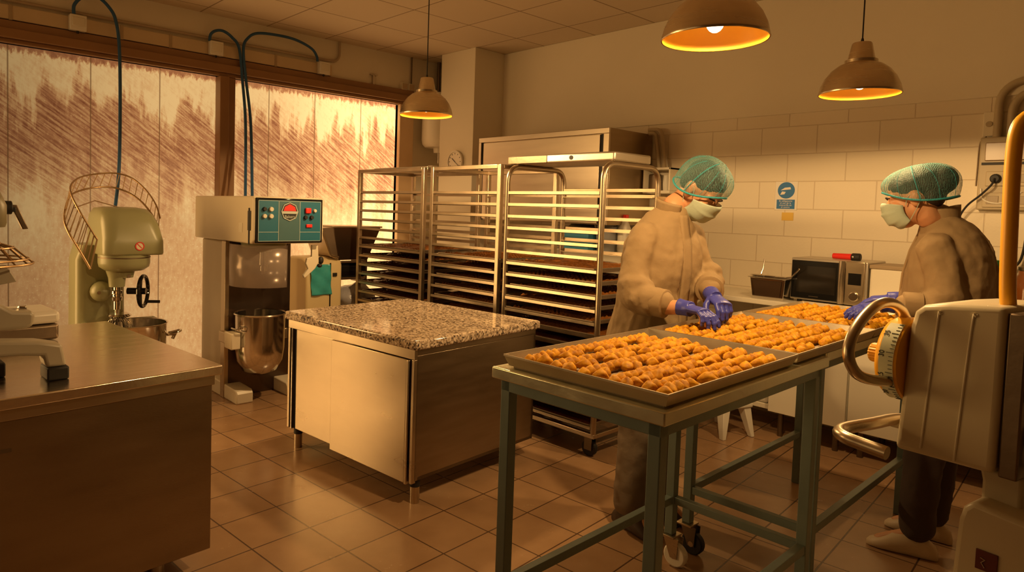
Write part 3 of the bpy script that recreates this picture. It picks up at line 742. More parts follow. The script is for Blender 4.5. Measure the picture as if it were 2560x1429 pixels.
# low things on the floor by the worktop
sl = thing('plastic_stool', 'low cream plastic stool on the floor under the back worktop', 'stool', (-2.20, 4.50, 0), -.35)
MB().box(-.16, .16, -.13, .13, .20, .235).build('seat', PLASTIC, sl, .01, 3)
for x in (-1, 1):
    for y in (-1, 1):
        l = MB(); a, b = .15, .12
        l.rings([[(x*(a+.025-k*.0)-dx, y*(b+.02)-dy, 0) for dx, dy, k in ((0,0,0),(x*.035,0,0),(x*.035,y*.03,0),(0,y*.03,0))], [(x*a-dx, y*b-dy, .20) for dx, dy in ((0,0),(x*.07,0),(x*.07,y*.06),(0,y*.06))]])
        l.build('leg', PLASTIC, sl, .004)
ct = thing('white_crate', 'white plastic crate with a dented lid hanging under the back worktop, left of the cupboard', 'crate', (-2.12, 4.86, .2))
m = MB().rings([rr_(-.12,.13,-.11,.11,0), rr_(-.14,.15,-.13,.13,.12), rr_(-.14,.15,-.13,.13,.30)]); m.build('crate_body', PLASTIC, ct, .02, 3)
MB().box(-.15, .16, -.14, .14, .30, .33).build('lid', PLASTIC, ct, .01)
tag(MB().box(-2.56, -1.975, 4.74, 5.22, .165, .199).build('low_shelf', WHITEP, None, .003), 'low white shelf below the left end of the back worktop', 'shelf')

# ------------------------------------------------------------------ sign, note, sockets on the block wall
BLUE = M('sign_blue', (.02,.16,.42), .5, 0, .05, 5)
WHT = M('sign_white', (.80,.76,.68), .5, 0, .03, 5)
sg = thing('safety_sign', 'white wall sign with a round blue picture of a masked face', 'sign', (-2.143, YB-.001, 1.670))
MB().box(-.082, .082, -.004, 0, -.108, .108).build('board', WHT, sg, .002)
R2 = Matrix.Rotation(PI/2, 3, 'X')
dk = MB().lathe([(0, .0045), (.062, .0045), (.062, .0055), (0, .0055)], n=36, M=R2, c=(0, 0, .042)).build('blue_disc', BLUE, sg)
q = MB().prism([(-.04,-.0062,.042),(-.01,-.0062,.062),(.03,-.0062,.066),(.036,-.0062,.05),(.0,-.0062,.046)], (0,-.0006,0))
q.prism([(-.042,-.0062,.008),(-.012,-.0062,.012),(-.002,-.0062,.030),(-.03,-.0062,.034)], (0,-.0006,0)); q.build('masked_face', WHT, dk)
pn = MB().box(-.066, .066, -.0055, -.004, -.098, -.028).build('text_panel', BLUE, sg)
def text(body, size, loc, mat, parent, rot=(PI/2, 0, 0), name='lettering', align='CENTER'):
    cu = bpy.data.curves.new(name, 'FONT'); cu.body = body; cu.size = size; cu.align_x = align; cu.align_y = 'CENTER'; cu.extrude = .0003
    tmp = bpy.data.objects.new(name, cu); COL.objects.link(tmp)
    dg = bpy.context.evaluated_depsgraph_get(); me = bpy.data.meshes.new_from_object(tmp.evaluated_get(dg))
    bpy.data.objects.remove(tmp); me.materials.clear(); me.materials.append(mat)
    o = bpy.data.objects.new(name, me); COL.objects.link(o); o.parent = parent; o.location = loc; o.rotation_euler = rot
    return o
for i, s in enumerate(('Es obligatorio', 'el uso de la', 'mascarilla en', 'el centro')):
    text(s, .0175, (0, -.0062, -.039-.0155*i), WHT, pn)
nt_ = MB().box(-.042, .042, -.003, 0, -.03, .03).build('yellow_note', M('yellow_paper', (.75,.50,.10), .6), None, loc=(-2.125, YB-.001, 1.515))
tag(nt_, 'small yellow paper note stuck below the blue safety sign', 'note')
GREYP = M('old_grey_plastic', (.46,.38,.25), .5, 0, .08, 4)
ep = thing('socket_panel', 'grey electrical socket panel on the block wall at the right edge', 'panel', (-.975, YB-.001, 1.59))
MB().box(0, .36, -.06, 0, 0, .445).build('panel_body', GREYP, ep, .008)
MB().box(.03, .34, -.075, -.06, .30, .41).build('breaker_cover', M('smoked_cover', (.30,.20,.11), .3), ep, .004)
MB().box(.015, .345, -.068, -.06, .275, .29).build('groove', BLACK, ep)
for i, (x, z) in enumerate(((.09, .19), (.24, .19), (.08, .06), (.23, .06))):
    s = MB().box(x-.05, x+.05, -.07, -.06, z-.045, z+.045).build('socket', GREYP, ep, .004)
    if i: MB().box(x-.03, x+.03, -.073, -.069, z-.025, z+.025).build('socket_insert', M('socket_insert', (.3,.23,.14), .4), s, .003)
pg = thing('power_plug', 'black plug in the socket panel with its cable drooping behind the woman', 'plug', (-.885, YB-.071, 1.78))
MB().cyl((0, 0, 0), (0, -.03, 0), .03, .024).build('plug_body', BLACK, pg, .004)
MB().tube(smoothpath([(0, -.03, 0), (-.01, -.05, -.04), (-.06, -.04, -.10), (-.13, -.02, -.17), (-.17, 0, -.26), (-.18, .03, -.42), (-.17, .04, -.60), (-.15, .03, -.83)]), .006, 8).build('cable', BLACK, pg)
tag(MB().tube(smoothpath([(-.735, YB-.065, 1.60), (-.725, YB-.06, 1.50), (-.73, YB-.05, 1.38), (-.75, YB-.04, 1.28), (-.80, YB-.05, 1.22)]), .007, 8).build('hanging_cable', BLACK), 'black cable hanging down from the socket panel', 'cable')
tag(MB().tube(smoothpath([(-.955, YB-.066, 1.72), (-.94, YB-.07, 1.655), (-.87, YB-.075, 1.63), (-.79, YB-.075, 1.655), (-.76, YB-.07, 1.70)]), .004, 8).build('thin_cable', PLASTIC), 'thin pale cable looping across the socket panel', 'cable')
tag(MB().tube(smoothpath([(-.95, YB-.04, 2.04), (-.985, YB-.01, 2.0), (-.99, YB-.008, 1.85), (-.992, YB-.008, 1.74)]), .004, 8).build('side_wire', DSTEEL), 'thin wire running down the left side of the socket panel', 'cable')
for dx, lb in ((0, 'grey conduit pipe rising from the socket panel and bending right, left of two'), (.065, 'grey conduit pipe rising from the socket panel and bending right, right of two')):
    tag(MB().tube(arc([(-.90+dx, YB-.03, 2.036), (-.90+dx, YB-.03, 2.36-dx), (-.3, YB-.03, 2.42-dx)], .14, 8), .022, 12).build('conduit_pipe', GREYP), lb, 'pipe', 'conduits above the socket panel')
sw = thing('switch_plate', 'cream switch plate on the wall just above the socket panel', 'switch', (-.945, YB-.001, 2.12))
MB().box(-.03, .03, -.015, 0, -.075, .075).build('plate', CREAMW, sw, .004)
MB().lathe([(0, .015), (.018, .015), (.016, .022), (0, .022)], n=20, M=R2).build('knob', GREYP, sw)
# pipes and box beside the steel wall cabinet
for dx, lb in ((0, 'outer grey pipe arching from the steel wall cabinet down the block wall'), (-.05, 'inner grey pipe arching from the steel wall cabinet down the block wall')):
    tag(MB().tube(arc([(-3.31, YB-.07, 2.235+dx*.6), (-3.19+dx, YB-.07, 2.235+dx*.6), (-3.14+dx, YB-.07, 1.9)], .1, 8), .018, 12).build('grey_pipe', GREYP), lb, 'pipe', 'pipes right of the wall cabinet')
jb = thing('wall_shelf_box', 'cream wall box with a dark opening right of the steel wall cabinet', 'box', (-3.29, YB-.001, 1.68))
MB().box(0, .26, -.16, 0, 0, .025).box(0, .015, -.16, 0, .025, .22).box(.245, .26, -.16, 0, .025, .22).box(0, .26, -.16, 0, .20, .22).build('box_frame', CREAMW, jb, .004)
MB().box(.02, .10, -.10, -.02, .026, .17).build('dark_can', DSTEEL, jb, .01)
MB().lathe([(0,0),(.03,0),(.035,.06),(.03,.13),(0,.13)], c=(.18,-.07,.026)).build('white_cup', PLASTIC, jb)
# ------------------------------------------------------------------ pale green planetary mixer by the near window
g = thing('planetary_mixer', 'pale green planetary mixer with a raised wire guard, by the near window', 'mixer', (-5.2, 1.40, 0))
# local: x towards the room, y along the wall
def rrect(cx, cy, hx, hy, r, z, n=5):
    out = []
    for sx, sy, a0 in ((1,1,0), (-1,1,PI/2), (-1,-1,PI), (1,-1,1.5*PI)):
        for k in range(n+1):
            a = a0+PI/2*k/n
            out.append((cx+sx*(hx-r)+r*math.cos(a), cy+sy*(hy-r)+r*math.sin(a), z))
    return out
MB().rings([rrect(-.26,-.06,.20,.20,.06,.0), rrect(-.26,-.06,.20,.20,.06,.10), rrect(-.30,-.08,.15,.17,.06,.18), rrect(-.30,-.08,.14,.165,.06,1.05), rrect(-.26,-.02,.17,.20,.06,1.16)]).build('column', GREENP, g, ang=50)
MB().box(-.2, .25, -.25, -.12, 0, .09).box(-.2, .25, .16, .29, 0, .09).build('foot', GREENP, g, .02)
hd = MB().rings([rrect(-.10,.06,.26,.20,.05,1.10), rrect(-.10,.06,.27,.205,.06,1.115), rrect(-.10,.06,.27,.205,.07,1.20), rrect(-.10,.06,.268,.203,.08,1.215), rrect(-.11,.05,.262,.195,.10,1.32), rrect(-.12,.04,.245,.18,.11,1.38), rrect(-.13,.035,.21,.15,.10,1.425), rrect(-.13,.03,.13,.09,.06,1.437)]).build('head', GREENP, g, ang=60)
# round warning sticker on the head
RY = Matrix.Rotation(PI/2, 3, 'Y')
st_ = MB().lathe([(0, 0), (.03, 0), (.03, .002), (0, .002)], n=28, M=RY, c=(.170, .085, 1.165)).build('warning_sticker', M('sticker_cream', (.8,.72,.5), .5), hd)
rg = MB().lathe([(.024, 0), (.031, 0), (.031, .002), (.024, .002)], n=28, M=RY, c=(.1718, .085, 1.165), )
rg.box(.1718, .1738, .083-.022, .083-.022+.044, 1.1625, 1.1675)
n0 = len(rg.v)-8; Rm = Matrix.Translation((.172, .085, 1.165)) @ Matrix.Rotation(-.8, 4, 'X') @ Matrix.Translation((-.172, -.085, -1.165))
rg.v[n0:] = [tuple(Rm @ Vector(v)) for v in rg.v[n0:]]
rg.build('red_prohibition_ring', RED, st_)
MB().lathe([(0, .925), (.06, .93), (.07, .975), (.13, .985), (.165, 1.01), (.172, 1.04), (.172, 1.10), (0, 1.10)], n=40, c=(.0, .03, 0)).build('gear_housing', GREENP, g, ang=50)
MB().lathe([(.173, 1.075), (.1745, 1.077), (.1745, 1.081), (.173, 1.083)], n=40, c=(0, .03, 0)).build('housing_seam', DSTEEL, g)
MB().lathe([(0, .86), (.052, .865), (.058, .93), (.075, .985), (0, .985)], n=28, c=(.0, -.018, 0)).build('drive_neck', GREENP, g, ang=50)
MB().cyl((.055, .045, .945), (.066, .045, .945), .014).build('screw_cap', DSTEEL, g)
MB().lathe([(0, .70), (.022, .70), (.022, .76), (.034, .765), (.036, .79), (.030, .795), (.030, .81), (.036, .815), (.036, .835), (.024, .84), (.024, .865), (0, .865)], n=24, c=(0, -.018, 0)).build('drive_shaft', CHROME, g)
wk = MB().cyl((0, -.018, .60), (0, -.018, .70), .014)
wk.lathe([(0,.645),(.07,.645),(.085,.655),(.07,.668),(0,.668)], n=24, c=(0, -.005, 0)); 
for k in range(10):
    a = PI*k/10
    P = [(.10*math.sin(t)*math.cos(a), -.005+.10*math.sin(t)*math.sin(a), .40+.25*(math.cos(t)*.5+.5)) for t in [PI*(j/12)*2 for j in range(13)]]
    wk.tube(P, .0022, 6)
wk.build('wire_whisk', CHROME, g)
MB().ell((-.13, -.09, .82), (.09, .075, .075)).build('gear_dome', GREENP, g)
MB().cyl((-.06, -.12, .82), (-.045, -.125, .82), .012).build('dome_screw', DSTEEL, g)
MB().box(-.2, -.13, -.02, .30, .56, .60).box(-.16, .02, .26, .30, .56, .60).box(-.16, .02, -.22, -.18, .56, .60).build('bowl_arm', GREENP, g, .01)
hw = MB()
cw = Vector((.02, .155, .824)); ax = Vector((.55, .83, 0)).normalized(); u1 = Vector((0, 0, 1)); u2 = ax.cross(u1)
ring = [cw+(u1*math.cos(2*PI*k/32)+u2*math.sin(2*PI*k/32))*.112 for k in range(32)]
hw.tube(ring, .014, 10, closed=True).build('handwheel_rim', BLACKG, g)
sp_w = MB()
for k in range(3):
    a = 2*PI*k/3+.5; sp_w.cyl(cw-ax*.02, cw+(u1*math.cos(a)+u2*math.sin(a))*.105, .010)
sp_w.cyl(cw-ax*.11, cw+ax*.02, .024).build('handwheel_hub', BLACKG, g)
hp = cw+u2*-.06+u1*-.085
MB().cyl(hp, hp+ax*.10, .011).build('crank_grip', BLACK, g)
bc = Vector((.12, .075, 0))
MB().lathe([(0, .17), (.10, .175), (.16, .22), (.195, .32), (.205, .45), (.208, .605), (.216, .612), (.210, .616), (.203, .612), (.198, .45), (.188, .32), (.155, .23), (.10, .185), (0, .182)], n=48, c=bc).build('mixing_bowl', CHROME, g, ang=50)
MB().tube(arc([bc+Vector((.07, .205, .53)), bc+Vector((.09, .29, .55)), bc+Vector((.16, .26, .55)), bc+Vector((.13, .185, .53))], .03), .008, 8).build('bowl_handle', CHROME, g)
MB().box(.1, .16, .27, .34, .50, .52).cyl((.13, .33, .47), (.13, .36, .53), .012).build('bowl_clamp', CHROME, g, .004)
# raised wire guard
off = Vector((5.2, -1.40, 0))
up = [Vector(p)+off for p in [(-4.9,1.179,1.223),(-4.92,1.133,1.31),(-4.95,1.078,1.422),(-5.05,1.06,1.51),(-5.2,1.086,1.579),(-5.38,1.182,1.641),(-5.5,1.328,1.677),(-5.52,1.456,1.688),(-5.47,1.556,1.656),(-5.35,1.621,1.568),(-5.2,1.647,1.459),(-5.08,1.638,1.365)]]
lo = [Vector(p)+off for p in [(-4.9,1.139,1.027),(-4.92,1.082,1.144),(-4.95,1.023,1.264),(-5.05,1.017,1.349),(-5.2,1.06,1.449),(-5.38,1.136,1.522),(-5.5,1.282,1.569),(-5.52,1.429,1.581),(-5.47,1.534,1.543),(-5.35,1.599,1.47),(-5.2,1.634,1.361),(-5.08,1.63,1.262)]]
WIRE = M('guard_wire', (.42,.28,.15), .4, .8, .1, 6)
U = smoothpath(up, 5); Lw = smoothpath(lo, 5)
cg = MB().tube(U, .006, 8).tube(Lw, .007, 8)
for i in range(0, len(U), 2): cg.tube([U[i], Lw[i]], .0032, 6)
# flat gate on the left side of the cage
for t in [k/7 for k in range(8)]:
    a = U[0].lerp(U[12], t); b = Lw[0].lerp(Lw[12], t); cg.tube([a, b], .0032, 6)
cg.tube([U[0], U[12]], .005, 6).tube([Lw[0], Lw[12]], .005, 6).tube([U[0], Lw[0]], .006, 6)
cg.tube([U[12]+Vector((0,.0,-.03)), U[30]+Vector((0,-.02,-.2)), U[40]+Vector((-.02,-.1,-.22))], .004, 6)
cg.build('wire_guard', WIRE, g)

# ------------------------------------------------------------------ tall mixer with the teal panel
t = thing('floor_mixer', 'tall cream floor mixer with a teal control panel and steel bowl', 'mixer', (-4.70, 2.07, 0))
CR = M('cream_mixer_enamel', (.74,.66,.50), .35, 0, .05, 3, .02, 30)
MB().box(-.75, -.25, .02, .52, 0, 1.2).build('column', CR, t, .015)
MB().box(-.255, -.228, .0, .54, .0, 1.205).build('steel_front', M('dark_steel_front', (.14,.10,.075), .3, .9, .2, 3), t, .004)
MB().box(-.30, -.225, -.004, .03, .0, 1.2).build('edge_rail', STEEL, t, .004)
h = MB().prism([(-.86, 0, 1.20), (.20, 0, 1.205), (.24, 0, 1.23), (.24, 0, 1.525), (.225, 0, 1.545), (-.86, 0, 1.54)], (0, .56, 0)).build('head', CR, t, .012, 3)
MB().box(.235, .246, .012, .548, 1.212, 1.535).build('panel_frame', BLACKG, t, .006)
TEAL = M('teal_panel', (.015,.13,.20), .35, 0, .08, 5)
pn = MB().box(.2462, .250, .03, .53, 1.225, 1.52).build('control_panel', TEAL, t, .002)
LINE = M('pale_panel_line', (.45,.5,.45), .5)
ln = MB()
for a in ((.03,.53,1.515,1.518),(.03,.53,1.225,1.228),(.03,.033,1.225,1.518),(.527,.53,1.225,1.518),(.185,.188,1.225,1.518),(.355,.358,1.225,1.518),(.03,.185,1.29,1.293),(.358,.53,1.29,1.293)):
    ln.box(.2502, .2512, a[0], a[1], a[2], a[3])
ln.build('panel_lines', LINE, pn)
MB().box(.2501, .2507, .188, .355, 1.228, 1.515).build('centre_stripe', M('grey_teal', (.05,.13,.15), .4), pn)
# maker's badge: round dark plaque with a red crest and a pale band
bd = MB().lathe([(0, .2508), (.07, .2508), (.07, .254), (0, .254)], n=8, M=RY, c=(0, .272, 1.44)).build('badge_plaque', BLACK, pn)
MB().lathe([(.062, .2542), (.068, .2542), (.068, .255), (.062, .255)], n=8, M=RY, c=(0, .272, 1.44)).build('badge_rim', LINE, bd)
MB().prism([(.2545,.222,1.445),(.2545,.322,1.445),(.2545,.312,1.475),(.2545,.272,1.495),(.2545,.232,1.475)], (.001,0,0)).build('badge_crest', RED, bd)
MB().box(.2545, .2555, .212, .332, 1.425, 1.443).build('badge_band', LINE, bd)
text('Bakery', .03, (.2548, .272, 1.403), LINE, bd, (PI/2, 0, PI/2))
KN = M('pale_knob', (.65,.62,.5), .3)
for y, z, m, r in ((.075,1.455,BLACK,.016),(.125,1.455,KN,.018),(.075,1.405,KN,.017),(.125,1.405,KN,.018),(.40,1.40,BLACK,.016),(.45,1.40,BLACK,.016),(.475,1.45,KN,.014)):
    MB().cyl((.25, y, z), (.268, y, z), r, r*.85, 20).build('panel_button', m, pn, .002)
MB().box(.25, .27, .395, .44, 1.43, 1.47).build('emergency_button', RED, pn, .005)
MB().box(.25, .262, .405, .455, 1.325, 1.35).build('red_switch', RED, pn, .004)
MB().box(.15, .20, -.004, 0, 1.30, 1.44).box(.165, .18, -.006, 0, 1.2, 1.46).build('side_latch', BLACK, t, .003)
MB().box(.0, .06, -.002, 0, 1.28, 1.35).build('side_label', M('side_label_cream', (.8,.74,.6), .5), t)
# guard, planet head, hook, bowl
MB().lathe([(0,1.13),(.06,1.13),(.065,1.16),(.16,1.165),(.17,1.20),(0,1.20)], n=36, c=(-.05,.22,0)).build('planet_head', GREENP, t, ang=50)
MB().lathe([(0,.96),(.018,.96),(.02,.98),(.03,.985),(.03,1.02),(.04,1.03),(.04,1.13),(0,1.13)], n=24, c=(-.05,.22,0)).build('tool_socket', CHROME, t)
gm = M('smoked_guard', (.55,.45,.38), .2, .2, .08, 3, alpha=.38)
gq = MB().grid(lambda u, v: (-.05+.25*math.cos(-2.6+u*2.9), .22+.25*math.sin(-2.6+u*2.9), .88+.31*v), 30, 2).build('bowl_guard', gm, t)
so = gq.modifiers.new('s', 'SOLIDIFY'); so.thickness = .003
MB().lathe([(0,.20),(.06,.20),(.13,.235),(.17,.31),(.182,.40),(.186,.655),(.196,.662),(.190,.67),(.182,.664),(.178,.40),(.165,.31),(.125,.24),(.06,.207),(0,.207)], n=48, c=(-.05,.20,0)).build('mixing_bowl', CHROME, t, ang=50)
MB().tube(arc([(-.05,.012,.55),(-.05,-.03,.57),(.06,-.02,.57),(.05,.04,.55)], .02), .006, 8).build('bowl_handle', CHROME, t)
MB().box(-.10, .03, -.06, .012, .42, .54).build('bowl_clamp', CR, t, .008)
MB().box(-.25, -.08, -.04, .01, .44, .52).box(-.25, -.08, .40, .45, .44, .52).build('bowl_arm', STEEL, t, .006)
MB().prism([(-.78,0,0),(0,0,0),(.0,0,.075),(-.02,0,.10),(-.78,0,.13)], (0,.13,0)).build('foot', WHITEP, t, .008)
MB().prism([(-.78,.41,0),(0,.41,0),(.0,.41,.075),(-.02,.41,.10),(-.78,.41,.13)], (0,.13,0)).build('foot', WHITEP, t, .008)
lv = MB().prism([(.16,.50,1.19),(.16,.55,1.19),(.16,.56,1.06),(.16,.53,1.01),(.16,.47,.96),(.16,.44,.94),(.16,.43,.96),(.16,.47,1.01),(.16,.45,1.05),(.16,.46,1.09),(.16,.50,1.10)], (.025,0,0)).build('lift_lever', CR, t, .004)
MB().ell((.17, .585, 1.07), (.02, .022, .03)).ell((.17,.575,1.03),(.02,.02,.016)).build('lever_knob', BLACK, lv)

# ------------------------------------------------------------------ biscuit forming machine with the hopper
b = thing('biscuit_forming_machine', 'small cream machine with a turquoise cover and steel hopper behind the granite top', 'machine', (-5.36, 2.90, 0))
CB = M('ochre_cream_enamel', (.72,.58,.32), .4, 0, .05, 3)
MB().box(-.25, .2, .0, .62, .0, .50).build('stand', CB, b, .01)
MB().prism([(-.16,.01,.50),(.16,.01,.50),(.16,.01,.96),(.13,.01,1.01),(.07,.01,1.03),(-.16,.01,1.03)], (0,.36,0)).build('body', CB, b, .02, 3)
MB().box(.161, .168, .24, .25, .50, .98).build('body_seam', BLACK, b)
cvr = MB().grid(lambda u, v: (.163+.010*math.sin(7*u+3*v)*math.sin(9*v+2)+.012, .035+.20*u+.02*(1-v), .70+.27*v), 22, 22).build('turquoise_cover', M('turquoise_film', (.06,.42,.46), .25, 0, .2, 14, .5, 20), b)
so = cvr.modifiers.new('s', 'SOLIDIFY'); so.thickness = .004
MB().box(.16, .175, .27, .31, .86, .89).build('latch', BLACK, b, .002)
MB().prism([(.17,.26,1.30),(.17,.78,1.30),(.14,.66,1.0),(.14,.34,1.0)], (-.34,0,0)).build('hopper', M('dark_hopper_steel', (.16,.11,.07), .3, .9, .3, 2.5), b, .006)
MB().box(-.18, .18, .25, .79, 1.295, 1.31).build('hopper_rim', STEEL, b, .003)
MB().prism([(.172,.135,1.295),(.172,.26,1.30),(.145,.34,1.0),(.145,.25,1.04)], (-.33,0,0)).build('hopper_side', CABF, b, .004)
MB().cyl((.17,.15,1.27), (.17,.24,1.05), .012).cyl((.17,.24,1.05),(.17,.32,1.03),.012).build('hopper_strut', STEEL, b)
MB().cyl((.05,.37,.90), (.05,.64,.90), .085, n=32).build('forming_roller', BLACKG, b)
MB().cyl((.13,.37,.98), (.13,.64,.98), .012).cyl((.13,.37,.83), (.13,.64,.83), .012).build('roller_bars', CHROME, b)
MB().box(-.12, .12, .64, .67, .78, 1.02).build('end_plate', DSTEEL, b, .004)
bag = MB().ell((0, 0, 0), (.14, .19, .14), None, 20, 14)
rb2 = random.Random(5); bag.v = [(x*(1+.12*math.sin(9*y*5+z*30)), y*(1+.1*math.sin(40*z+x*20)), z*(1+.15*math.sin(25*x+20*y))) for x, y, z in bag.v]
bg = bag.build('crumpled_bag', M('grey_translucent_bag', (.34,.34,.38), .2, 0, .25, 8, .6, 18), None, loc=(-5.27, 3.46, .645), ang=180)
tag(bg, 'crumpled grey plastic bag under the roller of the hopper machine', 'bag')

# ------------------------------------------------------------------ tabletop mixer on the near worktop
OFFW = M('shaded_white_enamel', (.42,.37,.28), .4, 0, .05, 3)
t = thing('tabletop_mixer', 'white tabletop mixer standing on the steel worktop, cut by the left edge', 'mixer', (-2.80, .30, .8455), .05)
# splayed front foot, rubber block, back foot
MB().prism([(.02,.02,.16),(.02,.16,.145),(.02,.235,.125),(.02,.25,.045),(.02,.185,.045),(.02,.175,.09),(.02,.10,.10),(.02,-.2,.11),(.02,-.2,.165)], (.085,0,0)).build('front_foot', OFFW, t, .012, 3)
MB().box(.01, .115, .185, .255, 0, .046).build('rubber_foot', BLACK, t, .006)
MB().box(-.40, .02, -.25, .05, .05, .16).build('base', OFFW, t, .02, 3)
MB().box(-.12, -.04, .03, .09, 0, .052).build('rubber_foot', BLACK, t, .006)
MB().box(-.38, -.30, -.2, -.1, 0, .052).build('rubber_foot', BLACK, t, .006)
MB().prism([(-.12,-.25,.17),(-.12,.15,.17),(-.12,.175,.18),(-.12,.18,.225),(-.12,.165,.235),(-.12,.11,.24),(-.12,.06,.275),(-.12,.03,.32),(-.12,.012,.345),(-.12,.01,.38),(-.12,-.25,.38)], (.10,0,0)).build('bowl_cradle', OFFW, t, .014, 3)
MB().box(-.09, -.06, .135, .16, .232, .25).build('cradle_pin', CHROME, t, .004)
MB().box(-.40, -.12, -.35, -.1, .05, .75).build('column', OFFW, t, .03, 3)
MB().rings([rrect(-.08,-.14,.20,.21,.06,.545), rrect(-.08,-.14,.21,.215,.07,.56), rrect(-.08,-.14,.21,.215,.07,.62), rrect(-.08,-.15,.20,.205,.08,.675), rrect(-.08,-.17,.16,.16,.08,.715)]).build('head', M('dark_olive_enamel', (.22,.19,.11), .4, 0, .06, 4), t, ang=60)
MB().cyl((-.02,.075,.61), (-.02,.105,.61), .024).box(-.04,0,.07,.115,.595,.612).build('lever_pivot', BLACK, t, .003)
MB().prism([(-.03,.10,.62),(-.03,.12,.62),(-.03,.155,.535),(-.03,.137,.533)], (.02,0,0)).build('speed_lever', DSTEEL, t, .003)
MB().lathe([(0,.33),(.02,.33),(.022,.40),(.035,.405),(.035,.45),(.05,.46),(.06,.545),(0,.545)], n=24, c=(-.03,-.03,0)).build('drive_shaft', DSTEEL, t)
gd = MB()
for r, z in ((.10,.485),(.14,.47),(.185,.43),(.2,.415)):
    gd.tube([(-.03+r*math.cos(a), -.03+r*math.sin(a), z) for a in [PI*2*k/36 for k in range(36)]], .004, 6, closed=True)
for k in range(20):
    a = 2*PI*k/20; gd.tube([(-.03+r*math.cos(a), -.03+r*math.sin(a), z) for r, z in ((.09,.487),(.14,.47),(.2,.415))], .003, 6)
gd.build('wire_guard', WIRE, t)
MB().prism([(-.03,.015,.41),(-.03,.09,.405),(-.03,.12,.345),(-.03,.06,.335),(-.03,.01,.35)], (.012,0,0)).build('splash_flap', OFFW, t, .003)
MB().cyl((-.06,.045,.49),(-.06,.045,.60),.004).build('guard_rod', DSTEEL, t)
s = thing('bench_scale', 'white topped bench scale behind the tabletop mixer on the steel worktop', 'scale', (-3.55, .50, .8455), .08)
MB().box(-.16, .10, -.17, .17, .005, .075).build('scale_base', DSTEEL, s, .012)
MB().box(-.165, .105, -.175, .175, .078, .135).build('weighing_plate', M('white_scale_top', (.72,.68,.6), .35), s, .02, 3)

# ------------------------------------------------------------------ dough sheeter at the right edge
e1 = Vector((.987, -.158, 0)); n1 = Vector((.158, .987, 0)); OB = Vector((-.506, 1.979, 0))
d = thing('dough_sheeter', 'cream dough sheeter with a yellow thickness dial, close to the camera on the right', 'machine', (OB.x, OB.y, 0), math.atan2(-.158, .987))
BZ = .92
fp = [(0,0),(.002,.03),(.018,.32),(.026,.358),(.045,.376),(.10,.386),(.212,.392),(.2115,.2),(.209,.004)]
MB().prism([(x, 0, BZ+z) for x, z in fp], (0, .30, 0)).build('side_housing', BEIGEP, d, .014, 3)
rbm = MB()
for P in (((.085,.372),(.079,.335),(.060,.02)), ((.157,.378),(.149,.335),(.132,.012))):
    Q = smoothpath([(P[0][0]+.012, .03, BZ+P[0][1]+.010), (P[0][0], -.0005, BZ+P[0][1]-.012), (P[1][0], -.001, BZ+P[1][1]), (P[2][0], -.001, BZ+P[2][1])], 6)
    rbm.tube(Q, .0028, 8)
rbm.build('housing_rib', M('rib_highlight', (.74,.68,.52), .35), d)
MB().box(.214, .25, .01, .29, BZ+.0, BZ+.38).build('side_plate', DSTEEL, d, .004)
MB().prism([(.172,.05,BZ-.08),(.172,.05,BZ-.03),(.165,.05,BZ+.0),(.25,.05,BZ+.0),(.25,.05,BZ-.09)], (0,.22,0)).build('neck', BEIGEP, d, .008)
MB().prism([(.148,-.02,BZ-.26),(.155,-.02,BZ-.115),(.162,-.02,BZ-.085),(.18,-.02,BZ-.065),(.55,-.02,BZ-.10),(.55,-.02,0.0),(.125,-.02,0)], (0,.36,0)).build('pedestal', BEIGEP, d, .012, 3)
bd = MB().box(.195, .237, -.024, -.02, BZ-.214, BZ-.168).build('maker_plate', M('dark_red_plate', (.12,.02,.01), .35), d, .001)
MB().tube([(.205,-.0255,BZ-.185),(.214,-.0255,BZ-.188),(.207,-.0255,BZ-.196),(.214,-.0255,BZ-.206)], .0012, 6).build('plate_mark', ALU, bd)
MB().prism([(.02,.05,.0),(.145,.05,0),(.145,.05,.26),(.115,.05,.20),(.055,.05,.08)], (0,.16,0)).build('splayed_leg', M('grey_green_leg', (.25,.26,.17), .5), d, .006)
# dial drum: axis along x
cz = BZ+.226; cy = .06
RX = Matrix.Rotation(-PI/2, 3, 'Y')
dl = MB().lathe([(0, -.002), (.105, -.002), (.108, .004), (.106, .040), (.098, .052), (.03, .060), (0, .060)], n=48, M=RX, c=(-.002+.012, cy, cz)).build('dial_drum', YEL, d, ang=50)
sc_m = MB().grid(lambda u, v: (.006-.034*v, cy-.1085*math.cos(-1.25+2.3*u), cz+.1085*math.sin(-1.25+2.3*u)), 30, 1).build('dial_scale', M('pale_dial_scale', (.55,.58,.42), .45), dl)
tk = MB()
for k in range(24):
    a = -1.2+2.2*k/23; ln_ = .016 if k % 5 == 0 else .009
    p = Vector((.004, cy-.1092*math.cos(a), cz+.1092*math.sin(a)))
    tk.tube([p, p-Vector((ln_, 0, 0))], .0009, 4)
tk.build('scale_ticks', BLACK, dl)
for k, s in enumerate(('20', '25', '30', '35')):
    a = -.85+.52*k
    me = text(s, .017, (-.022, cy-.1095*math.cos(a), cz+.1095*math.sin(a)), BLACK, dl, (0, 0, 0))
    ny = Vector((0, -math.cos(a), math.sin(a))); xx = Vector((0, math.sin(a), math.cos(a))); yy = ny.cross(xx)
    me.rotation_euler = Matrix((xx, yy, ny)).transposed().to_euler()
kn = MB(); Rk = []
for x, s in ((-.048, 1.05), (-.092, 1.0), (-.096, .9)):
    Rk.append([(x, cy+.024*s*(1+.07*(k % 2))*math.cos(2*PI*k/40), cz+.024*s*(1+.07*(k % 2))*math.sin(2*PI*k/40)) for k in range(40)])
kn.rings(Rk).build('dial_knob', M('knurled_yellow_knob', (.75,.40,.04), .4), dl, ang=25)
